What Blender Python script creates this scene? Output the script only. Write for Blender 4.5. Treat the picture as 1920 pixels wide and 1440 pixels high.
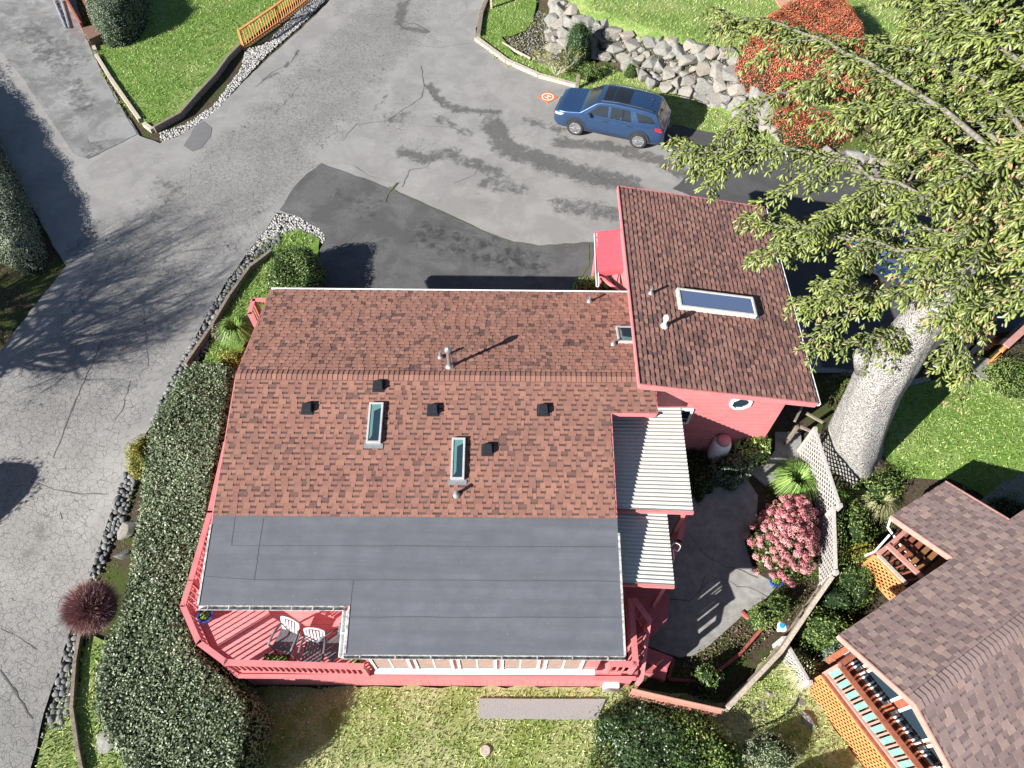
import bpy, bmesh, math, random
import numpy as np
from mathutils import Vector, Matrix
from mathutils.geometry import delaunay_2d_cdt
random.seed(7); RNG = np.random.default_rng(11)
sin, cos, tan, pi, rad = math.sin, math.cos, math.tan, math.pi, math.radians
SC = bpy.context.scene; COL = SC.collection
for o in list(bpy.data.objects): bpy.data.objects.remove(o)

# ------------------------------------------------------------------ camera
F_PX, PITCH, ROLL, CAMH = 1323.0, 55.87, -1.226, 20.0
cd = bpy.data.cameras.new('camera'); cam = bpy.data.objects.new('camera', cd); COL.objects.link(cam)
cd.sensor_fit = 'HORIZONTAL'; cd.sensor_width = 36; cd.lens = F_PX/1920*36; cd.clip_end = 600; cd.clip_start = .1
_p, _r = rad(PITCH), rad(ROLL)
_f = Vector((0, cos(_p), -sin(_p))); _x = Vector((1, 0, 0)); _u = Vector((0, sin(_p), cos(_p)))
_R = _x*cos(_r) - _u*sin(_r); _U = _x*sin(_r) + _u*cos(_r)
M = Matrix((_R, _U, -_f)).transposed().to_4x4(); M.translation = (0, 0, CAMH); cam.matrix_world = M
SC.camera = cam

# ------------------------------------------------------------------ light
SUN_AZ, SUN_EL = 54.5+180, 26.5         # where the light comes from (clockwise from north)
w = bpy.data.worlds.new('World'); SC.world = w; w.use_nodes = True
sky = w.node_tree.nodes.new('ShaderNodeTexSky'); sky.sky_type = 'NISHITA'; sky.sun_disc = False
sky.sun_elevation = rad(SUN_EL); sky.sun_rotation = rad(SUN_AZ); sky.air_density = .8; sky.dust_density = .3; sky.ozone_density = 1.0
bgn = w.node_tree.nodes['Background']; bgn.inputs[1].default_value = .05
w.node_tree.links.new(sky.outputs[0], bgn.inputs[0])
sd = bpy.data.lights.new('sun', 'SUN'); sun = bpy.data.objects.new('sun', sd); COL.objects.link(sun)
sd.energy = 5.0; sd.angle = rad(.5); sd.color = (1, .965, .91)
sdir = Vector((sin(rad(SUN_AZ))*cos(rad(SUN_EL)), cos(rad(SUN_AZ))*cos(rad(SUN_EL)), sin(rad(SUN_EL))))
sun.rotation_euler = sdir.to_track_quat('Z', 'Y').to_euler(); sun.location = sdir*60
SC.view_settings.view_transform = 'Standard'; SC.view_settings.look = 'None'
SC.view_settings.exposure = 1.32; SC.view_settings.gamma = 1

# ------------------------------------------------------------------ pixel rays -> places
def ray(px, py):
    a = (px-960)/F_PX; b = (720-py)/F_PX
    return _R*a + _U*b + _f
def P(px, py, z=0.):
    r = ray(px, py); t = (z-CAMH)/r.z
    return Vector((0, 0, CAMH)) + r*t
def sm(t):
    t = min(1., max(0., t)); return t*t*(3-2*t)
BANK = [P(*q)[:2] for q in [(985,-160),(1000,-40),(1035,100),(1120,128),(1180,150),(1300,190),(1400,235),(1560,300),(1700,330),(1920,395),(2200,470)]]
def bank_d(x, y):
    best = 1e9; s = 1
    for (ax, ay), (bx, by) in zip(BANK, BANK[1:]):
        dx, dy = bx-ax, by-ay; t = ((x-ax)*dx+(y-ay)*dy)/(dx*dx+dy*dy); t = min(1, max(0, t))
        ex, ey = x-ax-t*dx, y-ay-t*dy; d = math.hypot(ex, ey)
        if d < best-1e-9: best = d; s = 1 if dx*ey-dy*ex > 0 else -1
    return best*s
def g(x, y):
    z = -1.28*sm((12-y)/7)
    if y > 14 and x > -1:
        d = bank_d(x, y)
        if d > 0: z += 1.5*sm(d/2.3)
    return z
def G(px, py, dz=0.):
    z = 3.
    while z > -2:
        q = P(px, py, z)
        if g(q.x, q.y)+dz >= z: return q
        z -= .03
    return P(px, py, -1.28+dz)

# ------------------------------------------------------------------ scene helpers
def tag(o, label=None, cat=None, group=None, kind=None):
    if label: o['label'] = label
    if cat: o['category'] = cat
    if group: o['group'] = group
    if kind: o['kind'] = kind
    return o
def empty(name, loc, label=None, cat=None, group=None, rz=0):
    o = bpy.data.objects.new(name, None); COL.objects.link(o); o.location = loc; o.rotation_euler.z = rz
    o.empty_display_size = .2
    return tag(o, label, cat, group)
def rootloc(par):
    while par is not None and par.parent is not None: par = par.parent
    return Vector(par.location) if par is not None else Vector((0, 0, 0))
class MB:
    def __init__(s, world=True): s.v = []; s.f = []; s.m = []; s.a = []; s.world = world; s.mi = 0; s.r = 0.5
    def face(s, pts, mi=None, r=None):
        n = len(s.v); s.v += [tuple(p) for p in pts]; s.f.append(tuple(range(n, n+len(pts))))
        s.m.append(s.mi if mi is None else mi); s.a.append(s.r if r is None else r)
    def mesh(s, vs, fs, mi=None, r=None):
        n = len(s.v); s.v += [tuple(p) for p in vs]
        for f in fs:
            s.f.append(tuple(i+n for i in f)); s.m.append(s.mi if mi is None else mi); s.a.append(s.r if r is None else r)
    def hexa(s, b, t, mi=None, r=None):           # bottom loop, top loop (ccw from above)
        n = len(b)
        fs = [tuple(range(n-1, -1, -1)), tuple(range(n, 2*n))] + [(i, (i+1) % n, n+(i+1) % n, n+i) for i in range(n)]
        s.mesh(list(b)+list(t), fs, mi, r)
    def box(s, c, sz, rz=0, mi=None, r=None, M=None):
        hx, hy, hz = sz[0]/2, sz[1]/2, sz[2]/2
        R = M if M is not None else Matrix.Rotation(rz, 3, 'Z')
        c = Vector(c)
        b = [c+R@Vector(q) for q in ((-hx,-hy,-hz),(hx,-hy,-hz),(hx,hy,-hz),(-hx,hy,-hz))]
        t = [c+R@Vector(q) for q in ((-hx,-hy,hz),(hx,-hy,hz),(hx,hy,hz),(-hx,hy,hz))]
        s.hexa(b, t, mi, r)
    def beam(s, a, b, wd, ht, mi=None, r=None, up=Vector((0,0,1))):   # box along a->b, width wd, height ht
        a, b = Vector(a), Vector(b); d = (b-a).normalized()
        n = d.cross(up)
        if n.length < 1e-3: n = d.cross(Vector((1,0,0)))
        n.normalize(); k = n.cross(d).normalized()
        q = lambda p, i, j: p + n*(i*wd/2) + k*(j*ht/2)
        s.hexa([q(a,-1,-1), q(a,1,-1), q(b,1,-1), q(b,-1,-1)], [q(a,-1,1), q(a,1,1), q(b,1,1), q(b,-1,1)], mi, r)
    def tube(s, pts, rs, n=8, mi=None, cap=True, r=None):
        pts = [Vector(p) for p in pts]
        if not hasattr(rs, '__len__'): rs = [rs]*len(pts)
        V = []; ref = None
        for i, p in enumerate(pts):
            d = (pts[min(i+1, len(pts)-1)]-pts[max(i-1, 0)]).normalized()
            if ref is None: ref = Vector((0,0,1)) if abs(d.z) < .9 else Vector((1,0,0))
            a = d.cross(ref).normalized(); b = d.cross(a).normalized(); ref = -b if False else ref
            for k in range(n):
                t = 2*pi*k/n; V.append(p + a*(cos(t)*rs[i]) + b*(sin(t)*rs[i]))
        Fs = [(i*n+k, i*n+(k+1) % n, (i+1)*n+(k+1) % n, (i+1)*n+k) for i in range(len(pts)-1) for k in range(n)]
        if cap: Fs += [tuple(range(n-1, -1, -1)), tuple((len(pts)-1)*n+k for k in range(n))]
        s.mesh(V, Fs, mi, r)
    def lathe(s, c, prof, n=16, mi=None, r=None, tilt=None):    # prof: (radius, z)
        c = Vector(c); V = []
        for (rr, z) in prof:
            for k in range(n):
                q = Vector((rr*cos(2*pi*k/n), rr*sin(2*pi*k/n), z))
                if tilt is not None: q = tilt@q
                V.append(c+q)
        Fs = [(i*n+k, i*n+(k+1) % n, (i+1)*n+(k+1) % n, (i+1)*n+k) for i in range(len(prof)-1) for k in range(n)]
        Fs += [tuple(range(n-1, -1, -1)), tuple((len(prof)-1)*n+k for k in range(n))]
        s.mesh(V, Fs, mi, r)
    def split(s, name, mats, parent=None, **k):     # every loose piece becomes an object of its own
        par = list(range(len(s.v)))
        def find(a):
            while par[a] != a: par[a] = par[par[a]]; a = par[a]
            return a
        for f in s.f:
            for i in f[1:]: par[find(i)] = find(f[0])
        gr = {}
        for i, f in enumerate(s.f): gr.setdefault(find(f[0]), []).append(i)
        out = []
        for fs in gr.values():
            m = MB(s.world); idx = {}
            for i in fs:
                for v in s.f[i]:
                    if v not in idx: idx[v] = len(m.v); m.v.append(s.v[v])
                m.f.append(tuple(idx[v] for v in s.f[i])); m.m.append(s.m[i]); m.a.append(s.a[i])
            out.append(m.build(name, mats, parent, **k))
        return out
    def build(s, name, mats, parent=None, smooth=False, bevel=0):
        me = bpy.data.meshes.new(name); o0 = rootloc(parent) if s.world else Vector((0,0,0))
        me.from_pydata([(p[0]-o0.x, p[1]-o0.y, p[2]-o0.z) for p in s.v], [], s.f)
        if not isinstance(mats, (list, tuple)): mats = [mats]
        for m in mats: me.materials.append(m)
        me.polygons.foreach_set('material_index', s.m)
        at = me.attributes.new('rnd', 'FLOAT', 'FACE'); at.data.foreach_set('value', s.a)
        if smooth: me.polygons.foreach_set('use_smooth', [True]*len(s.f))
        me.update()
        o = bpy.data.objects.new(name, me); COL.objects.link(o); o.parent = parent
        if bevel:
            b = o.modifiers.new('bevel', 'BEVEL'); b.width = bevel; b.segments = 2; b.limit_method = 'ANGLE'
        return o
def fastmesh(name, V, nper, mat, rnd=None, parent=None, smooth=False):
    """V: (N*nper,3) array, each nper consecutive verts one face"""
    V = np.asarray(V, dtype=np.float32); o0 = rootloc(parent); V = V - np.array(o0[:], dtype=np.float32)
    N = len(V)//nper; me = bpy.data.meshes.new(name)
    me.vertices.add(len(V)); me.vertices.foreach_set('co', V.ravel())
    me.loops.add(len(V)); me.loops.foreach_set('vertex_index', np.arange(len(V), dtype=np.int32))
    me.polygons.add(N); me.polygons.foreach_set('loop_start', np.arange(0, len(V), nper, dtype=np.int32))
    try: me.polygons.foreach_set('loop_total', np.full(N, nper, dtype=np.int32))
    except Exception: pass
    me.materials.append(mat)
    if rnd is not None:
        at = me.attributes.new('rnd', 'FLOAT', 'FACE'); at.data.foreach_set('value', np.asarray(rnd, dtype=np.float32))
    me.update(calc_edges=True); me.validate()
    o = bpy.data.objects.new(name, me); COL.objects.link(o); o.parent = parent
    return o
def fastsolid(name, V, Fs, reps, mat, rnd=None, parent=None, smooth=True):
    """V: (reps*nv,3); Fs: template triangle faces (list of 3-tuples)"""
    V = np.asarray(V, dtype=np.float32); o0 = rootloc(parent); V = V - np.array(o0[:], dtype=np.float32)
    nv = len(V)//reps; T = np.array(Fs, dtype=np.int32); nf = len(T)
    idx = (T[None]+(np.arange(reps)*nv)[:, None, None]).reshape(-1).astype(np.int32)
    me = bpy.data.meshes.new(name); me.vertices.add(len(V)); me.vertices.foreach_set('co', V.ravel())
    me.loops.add(len(idx)); me.loops.foreach_set('vertex_index', idx)
    N = reps*nf; me.polygons.add(N); me.polygons.foreach_set('loop_start', np.arange(0, 3*N, 3, dtype=np.int32))
    try: me.polygons.foreach_set('loop_total', np.full(N, 3, dtype=np.int32))
    except Exception: pass
    me.materials.append(mat)
    if smooth: me.polygons.foreach_set('use_smooth', np.ones(N, dtype=bool))
    if rnd is not None:
        at = me.attributes.new('rnd', 'FLOAT', 'FACE'); at.data.foreach_set('value', np.repeat(np.asarray(rnd, dtype=np.float32), nf))
    me.update(calc_edges=True)
    o = bpy.data.objects.new(name, me); COL.objects.link(o); o.parent = parent
    return o
def pip(x, y, poly):
    c = False; n = len(poly); j = n-1
    for i in range(n):
        xi, yi = poly[i]; xj, yj = poly[j]
        if (yi > y) != (yj > y) and x < (xj-xi)*(y-yi)/(yj-yi)+xi: c = not c
        j = i
    return c
def sample_poly(poly, n):
    xs = [p[0] for p in poly]; ys = [p[1] for p in poly]; out = []
    while len(out) < n:
        x = random.uniform(min(xs), max(xs)); y = random.uniform(min(ys), max(ys))
        if pip(x, y, poly): out.append((x, y))
    return out
def edge_d(x, y, poly):
    b = 1e9; n = len(poly)
    for i in range(n):
        ax, ay = poly[i]; bx, by = poly[(i+1) % n]; dx, dy = bx-ax, by-ay
        t = ((x-ax)*dx+(y-ay)*dy)/(dx*dx+dy*dy+1e-12); t = min(1, max(0, t))
        b = min(b, math.hypot(x-ax-t*dx, y-ay-t*dy))
    return b
def wpoly(px): return [(G(*q).x, -6.0 if q[1] >= 1510 else G(*q).y) for q in px]
def rough_edge(poly, step=.35, amp=.05):
    out = []
    for i in range(len(poly)):
        a = poly[i]; b = poly[(i+1) % len(poly)]; L = math.hypot(b[0]-a[0], b[1]-a[1]); n = max(1, int(L/step))
        if L > 25: n = 1
        for k in range(n):
            t = k/n; j = amp if k else 0
            out.append((a[0]+(b[0]-a[0])*t+random.uniform(-j, j), a[1]+(b[1]-a[1])*t+random.uniform(-j, j)))
    return out
def sheet(name, poly, mat, off, grid=.5, thick=0., kind='structure', masks=None, amp=.04, label=None, cat=None, parent=None, clipbox=None):
    poly = rough_edge(poly, .35, amp)
    if sum(poly[i-1][0]*poly[i][1]-poly[i][0]*poly[i-1][1] for i in range(len(poly))) < 0: poly.reverse()
    xs = [p[0] for p in poly]; ys = [p[1] for p in poly]; pts = [Vector(p) for p in poly]; n = len(pts)
    x = min(xs)
    while x < max(xs):
        y = min(ys)
        while y < max(ys):
            gx, gy = x+random.uniform(-.1, .1)*grid, y+random.uniform(-.1, .1)*grid
            if pip(gx, gy, poly) and (clipbox is None or (clipbox[0] < gx < clipbox[2] and clipbox[1] < gy < clipbox[3])): pts.append(Vector((gx, gy)))
            y += grid
        x += grid
    r = delaunay_2d_cdt(pts, [], [list(range(n))], 1, 1e-4)
    V = [(p[0], p[1], g(p[0], p[1])+off) for p in r[0]]; Fs = [tuple(f) for f in r[2]]
    me = bpy.data.meshes.new(name)
    if thick:
        base = len(V); V += [(q[0], q[1], g(*q)+off-thick) for q in poly]
        V += [(q[0], q[1], g(*q)+off) for q in poly]
        Fs += [(base+i, base+(i+1) % n, base+n+(i+1) % n, base+n+i) for i in range(n)]
    me.from_pydata(V, [], Fs); me.materials.append(mat)
    if masks:
        for an, fn in masks.items():
            at = me.attributes.new(an, 'FLOAT', 'POINT'); at.data.foreach_set('value', [fn(v[0], v[1]) for v in V])
    me.update(); o = bpy.data.objects.new(name, me); COL.objects.link(o); o.parent = parent
    tag(o, label, cat, None, kind)
    return o

# ------------------------------------------------------------------ materials
class NT:
    def __init__(s, name, rough=.8, spec=.3, metal=0):
        s.m = bpy.data.materials.new(name); s.m.use_nodes = True; s.t = s.m.node_tree; s.b = s.t.nodes['Principled BSDF']
        s.b.inputs['Roughness'].default_value = rough; s.b.inputs['Specular IOR Level'].default_value = spec; s.b.inputs['Metallic'].default_value = metal
        s.co = s.n('ShaderNodeTexCoord').outputs['Object']
    def n(s, ty, **k):
        x = s.t.nodes.new(ty)
        for a, v in k.items(): setattr(x, a, v)
        return x
    def l(s, a, b): s.t.links.new(a, b)
    def noise(s, sc, det=4, rough=.55, co=None, dist=0):
        x = s.n('ShaderNodeTexNoise'); x.inputs['Scale'].default_value = sc; x.inputs['Detail'].default_value = det
        x.inputs['Roughness'].default_value = rough; x.inputs['Distortion'].default_value = dist; s.l(co or s.co, x.inputs['Vector']); return x.outputs['Fac']
    def attr(s, nm): return s.n('ShaderNodeAttribute', attribute_name=nm).outputs['Fac']
    def ramp(s, fac, stops, interp='LINEAR'):
        x = s.n('ShaderNodeValToRGB'); e = x.color_ramp.elements; x.color_ramp.interpolation = interp
        while len(e) > 1: e.remove(e[-1])
        e[0].position = stops[0][0]; e[0].color = (*c4(stops[0][1]), 1)
        for p, c in stops[1:]: q = e.new(p); q.color = (*c4(c), 1)
        s.l(fac, x.inputs[0]); return x.outputs[0]
    def mix(s, fac, a, b, mode='MIX'):
        x = s.n('ShaderNodeMix', data_type='RGBA', blend_type=mode)
        if isinstance(fac, (int, float)): x.inputs[0].default_value = fac
        else: s.l(fac, x.inputs[0])
        for i, q in ((6, a), (7, b)):
            if isinstance(q, (tuple, list, float, int)): x.inputs[i].default_value = (*c4(q), 1)
            else: s.l(q, x.inputs[i])
        return x.outputs[2]
    def math(s, op, a, b=None, c=None):
        x = s.n('ShaderNodeMath', operation=op)
        for i, q in enumerate((a, b, c)):
            if q is None: continue
            if isinstance(q, (int, float)): x.inputs[i].default_value = q
            else: s.l(q, x.inputs[i])
        return x.outputs[0]
    def mr(s, v, a, b, c=0, d=1):
        x = s.n('ShaderNodeMapRange'); s.l(v, x.inputs[0])
        for i, q in enumerate((a, b, c, d)): x.inputs[i+1].default_value = q
        return x.outputs[0]
    def bump(s, h, st=.5, dist=.02, nrm=None):
        x = s.n('ShaderNodeBump'); x.inputs['Strength'].default_value = st; x.inputs['Distance'].default_value = dist; s.l(h, x.inputs['Height'])
        if nrm is not None: s.l(nrm, x.inputs['Normal'])
        s.l(x.outputs[0], s.b.inputs['Normal']); return x.outputs[0]
    def col(s, c):
        if isinstance(c, (tuple, list, float, int)): s.b.inputs['Base Color'].default_value = (*c4(c), 1)
        else: s.l(c, s.b.inputs['Base Color'])
        return s
def c4(c): return (c, c, c) if isinstance(c, (int, float)) else tuple(c)[:3]
def mul(c, k): return tuple(x*k for x in c)
def simple(name, c, rough=.6, spec=.4, metal=0, var=.12, sc=6, bump=0, bsc=60):
    t = NT(name, rough, spec, metal); n = t.noise(sc, 5)
    t.col(t.ramp(n, [(.3, mul(c, 1-var)), (.7, mul(c, 1+var))]))
    if bump: t.bump(t.noise(bsc, 3), bump, .01)
    return t.m
def leafmat(name, cols, rough=.5, spec=.4, trans=.0, clump=None, coat=0):
    t = NT(name, rough, spec); c = t.ramp(t.attr('rnd'), cols)
    if clump: 
        n = t.noise(clump[0], 3); c = t.mix(t.mr(n, .35, .65), c, t.mix(.75, c, clump[1]))
    t.col(c)
    if trans:
        tr = t.n('ShaderNodeBsdfTranslucent'); t.l(c, tr.inputs[0]); mx = t.n('ShaderNodeMixShader'); mx.inputs[0].default_value = trans
        out = t.t.nodes['Material Output']; t.l(t.b.outputs[0], mx.inputs[1]); t.l(tr.outputs[0], mx.inputs[2]); t.l(mx.outputs[0], out.inputs[0])
    return t.m
def asphalt(name, base, cracks=1., sc=4.4, speck=.35, stain=True, mossy=False, mot=0.):
    t = NT(name, .85, .25)
    big = t.noise(.35, 4, .6); med = t.noise(1.7, 6, .65); fine = t.noise(55, 2)
    c = t.ramp(med, [(.3, mul(base, .86)), (.5, base), (.72, mul(base, 1.1))])
    c = t.mix(t.mr(big, .35, .68), c, mul(base, 1.12))
    c = t.mix(t.mr(fine, .55, .75, 0, speck), c, mul(base, 1.9))
    c = t.mix(t.mr(fine, .45, .25, 0, speck*1.3), c, mul(base, .5))
    h = fine
    if mot:
        m_ = t.noise(.55, 7, .68, dist=.5); c = t.mix(t.mr(m_, .44, .56, 0, mot), c, mul(base, .62)); m_ = t.noise(.8, 6, .7, dist=.8); c = t.mix(t.mr(m_, .54, .68, 0, mot), c, mul(base, 1.45))
    if stain:
        d = t.attr('damp'); n = t.noise(2.6, 8, .72, dist=.4); n = t.math('ADD', t.math('SUBTRACT', t.math('MULTIPLY', n, 2.4), .45), t.math('MULTIPLY', t.noise(14, 5, .8), .35)); s = t.math('SUBTRACT', t.math('MULTIPLY', d, 1.2), n)
        s = t.mr(s, -.50, -.10, 0, .95); s = t.math('MULTIPLY', s, t.mr(t.noise(30, 3, .7), .3, .6, .55, 1)); c = t.mix(s, c, mul(base, .34)); t.l(t.mr(s, 0, 1, .85, .6), t.b.inputs['Roughness'])
    if cracks:
        cr = t.attr('crack')
        mp = t.n('ShaderNodeMapping'); mp.inputs['Rotation'].default_value = (0, 0, rad(-38)); mp.inputs['Scale'].default_value = (1, 1, 0); t.l(t.co, mp.inputs[0])
        wn = t.n('ShaderNodeTexNoise'); wn.inputs['Scale'].default_value = 2.5; wn.inputs['Detail'].default_value = 3; t.l(mp.outputs[0], wn.inputs['Vector'])
        wv = t.mix(.13, mp.outputs[0], wn.outputs['Color'], 'ADD')
        vs = []
        for s_, wd in ((sc, .045), (sc*2.1, .06)):
            v = t.n('ShaderNodeTexVoronoi', feature='DISTANCE_TO_EDGE'); v.inputs['Scale'].default_value = s_; t.l(wv, v.inputs['Vector'])
            vs.append(t.mr(v.outputs['Distance'], 0, wd, 1, 0))
        nz = t.noise(.8, 4, .6); brk = t.noise(5, 3, .6)
        m1 = t.mr(t.math('ADD', cr, t.math('MULTIPLY', t.math('SUBTRACT', nz, .5), 2.2)), .25, .5)
        m2 = t.mr(t.math('ADD', cr, t.math('MULTIPLY', t.math('SUBTRACT', nz, .5), 1.8)), .55, .85)
        line = t.math('MAXIMUM', t.math('MULTIPLY', vs[0], m1), t.math('MULTIPLY', t.math('MULTIPLY', vs[1], m2), .8))
        line = t.math('MULTIPLY', line, t.mr(brk, .32, .56, .12, 1))
        c = t.mix(t.math('MULTIPLY', line, .9*cracks), c, mul(base, .22))
        c = t.mix(t.math('MULTIPLY', m2, .2), c, mul(base, .7))
        h = t.math('SUBTRACT', fine, t.math('MULTIPLY', line, 3.))
    if mossy: c = t.mix(t.mr(t.noise(1.3, 6, .7), .56, .72, 0, .45), c, (.12, .13, .06))
    t.col(c); t.bump(h, .35, .006)
    return t.m
def grassmat(name, c1, c2, dry, dryamt=.5, sc=1.0):
    t = NT(name, .9, .1); n1 = t.noise(2.2*sc, 6, .7); n2 = t.noise(.55*sc, 5, .65); n3 = t.noise(28, 3, .7)
    c = t.ramp(n1, [(.3, c1), (.65, c2)]); c = t.mix(t.mr(n2, .62-.25*dryamt, .75, 0, .9*dryamt+.1), c, dry)
    c = t.mix(t.mr(n3, .5, .3, 0, .6), c, mul(c1, .45)); t.col(c); t.bump(n3, .7, .03)
    return t.m
# ------------------------------------------------------------------ shared materials
PINK = (.56, .185, .19)
def paint(name, c, rough=.5, wear=(.50,.27,.24), board=None, amt=.3, mott=.3):
    t = NT(name, rough, .35); n = t.noise(3, 6, .65); n2 = t.noise(24, 4, .7)
    k = t.ramp(n, [(.25, mul(c, .8)), (.5, c), (.75, mul(c, 1.1))]); k = t.mix(t.mr(t.noise(1.2, 6, .75), .5, .7, 0, mott), k, mul(c, .72)); k = t.mix(t.mr(n2, .6, .8, 0, amt), k, wear)
    if board:      # grooves: (axis, spacing)
        s = t.n('ShaderNodeSeparateXYZ'); t.l(t.co, s.inputs[0]); a = t.math('MULTIPLY', s.outputs[board[0]], 1/board[1])
        fr = t.math('FRACT', a); gr = t.mr(t.math('ABSOLUTE', t.math('SUBTRACT', fr, .5)), .5-.5*board[2], .5, 0, 1)
        k = t.mix(t.math('MULTIPLY', gr, .75), k, mul(c, .25))
        wn = t.n('ShaderNodeTexWhiteNoise', noise_dimensions='1D'); t.l(t.math('FLOOR', a), wn.inputs['W'])
        k = t.mix(t.mr(wn.outputs['Value'], 0, 1, 0, .16), k, mul(c, .7)); t.bump(t.math('SUBTRACT', n2, t.math('MULTIPLY', gr, 4)), .3, .006)
    t.col(k); return t.m
M_pink = paint('pink_paint', PINK)
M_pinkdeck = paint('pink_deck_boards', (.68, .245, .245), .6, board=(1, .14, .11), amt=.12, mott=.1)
M_porch = paint('shade_toned_porch_boards', (.40, .115, .125), .65, board=(1, .14, .07))  # deck pink darkened: the porch shade is painted into the board colour
M_pinkskirt = paint('pink_skirting_boards', mul(PINK, 1.02), .55, board=(0, .2, .10))
M_pinkwall = paint('pink_lap_siding', PINK, .5, board=(2, .19, .09), amt=.1)
M_white = simple('white_paint', (.72, .72, .70), .45, .4, var=.06)
M_gutter = (lambda t: (t.col(t.mix(t.mr(t.noise(9, 6, .75), .44, .60, 0, .8), (.50, .50, .48), (.12, .10, .09))), t.m)[1])(NT('weathered_gutter', .5, .4))
M_black = simple('black_plastic', (.018, .02, .026), .45, .4)
M_lead = simple('flashing_metal', (.36, .37, .38), .4, .5, .6)
M_galv = simple('galvanised_pipe', (.45, .46, .47), .35, .5, .75)
M_glass = (lambda t: (t.col((.018, .035, .05)), t.m)[1])(NT('dark_window_glass', .04, .9))
M_glassteal = (lambda t: (t.col((.10, .20, .19)), t.m)[1])(NT('pale_skylight_shaft', .12, .7))
M_frame_sky = simple('skylight_frame', (.50, .51, .50), .35, .5, .3)
M_blind = simple('cream_blind', (.34, .225, .185), .7)
def shingle_mat(name, cols, moss=0.):
    t = NT(name, .95, .15); c = t.ramp(t.attr('rnd'), cols, 'LINEAR'); f = t.noise(160, 2); b = t.noise(.8, 6, .7)
    c = t.mix(t.mr(f, .35, .65, 0, .45), c, t.mix(.5, c, (.03, .02, .02))); c = t.mix(t.mr(b, .3, .7, .3, 0), c, (.05, .03, .027)); mp = t.n('ShaderNodeMapping'); mp.inputs['Scale'].default_value = (2.2, .35, 1); t.l(t.co, mp.inputs[0]); c = t.mix(t.mr(t.noise(1.5, 6, .75, mp.outputs[0]), .5, .75, 0, .3), c, mul((.20, .15, .13), .8))
    if moss: n = t.noise(1.6, 7, .75, dist=.6); c = t.mix(t.math('MULTIPLY', t.mr(n, .50, .62, 0, .8), t.mr(t.attr('moss'), 0, 1)), c, (.018, .014, .012))
    t.col(c); t.bump(f, .3, .004); return t.m
M_shN = shingle_mat('red_brown_shingles', [(0, (.08, .05, .048)), (.25, (.14, .082, .074)), (.42, (.26, .132, .104)), (.7, (.32, .16, .12)), (1, (.385, .195, .142))])
M_shW = shingle_mat('dark_red_shingles', [(0, (.10, .064, .06)), (.3, (.17, .095, .084)), (.6, (.245, .128, .108)), (1, (.31, .165, .132))])
M_shBr = shingle_mat('mauve_brown_shingles', [(0, (.19, .14, .135)), (.3, (.25, .182, .172)), (.6, (.29, .21, .197)), (.85, (.33, .24, .215)), (1, (.39, .285, .235))])
def rolled():
    t = NT('grey_rolled_roofing', .9, .25); n = t.noise(2.0, 5, .6); f = t.noise(190, 2)
    mp = t.n('ShaderNodeMapping'); mp.inputs['Scale'].default_value = (.12, 2.2, 1); t.l(t.co, mp.inputs[0]); st = t.noise(1.6, 4, .6, mp.outputs[0])
    c = t.ramp(n, [(.3, (.092, .097, .114)), (.7, (.122, .128, .148))]); c = t.mix(t.mr(st, .4, .65, 0, .6), c, (.078, .082, .098))
    c = t.mix(t.mr(f, .62, .75, 0, .6), c, (.30, .30, .32)); c = t.mix(t.mr(f, .4, .25, 0, .5), c, (.05, .05, .06))
    t.col(c); t.bump(f, .4, .004); return t.m
M_roll = rolled()
M_seam = simple('bitumen_seam', (.065, .067, .075), .7)
def corr():
    t = NT('corrugated_fibreglass', .5, .35); n = t.noise(7, 6, .75); m2 = t.noise(30, 3)
    c = t.ramp(n, [(.3, (.44, .43, .38)), (.55, (.52, .515, .47)), (.8, (.34, .33, .27))]); c = t.mix(t.mr(m2, .6, .8, 0, .5), c, (.12, .13, .12)); t.col(c); return t.m
M_corr = corr()
M_redmetal = simple('red_metal_roof', (.56, .10, .125), .35, .5, var=.06)
M_timber = simple('weathered_timber', (.20, .165, .135), .85, .2, var=.35, sc=14, bump=.6)
M_timberw = simple('silver_grey_timber', (.42, .36, .29), .85, .2, var=.25, sc=14, bump=.6)
M_lattice = simple('bleached_lattice', (.37, .345, .325), .8, .2, var=.2, sc=18)
M_orange = simple('orange_stain_wood', (.60, .25, .09), .7, .25, var=.25, sc=9)
M_redwood = simple('reddish_stain_wood', (.26, .085, .05), .6, .3, var=.25, sc=9)
M_rosewood = simple('dusty_rose_trim', (.43, .22, .185), .6, .3, var=.12)
M_conc = (lambda t: (t.col(t.mix(t.mr(t.noise(.9, 6, .7), .45, .7, 0, .6), t.ramp(t.noise(3.5, 8, .7), [(.25, (.16, .157, .147)), (.55, (.25, .245, .23)), (.8, (.33, .32, .30))]), (.13, .125, .105))), t.bump(t.noise(70, 3), .4, .008), t.m)[2])(NT('old_concrete', .9, .2))
M_bark_old = simple('wood_chip', (.16, .11, .08), .9)

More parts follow.
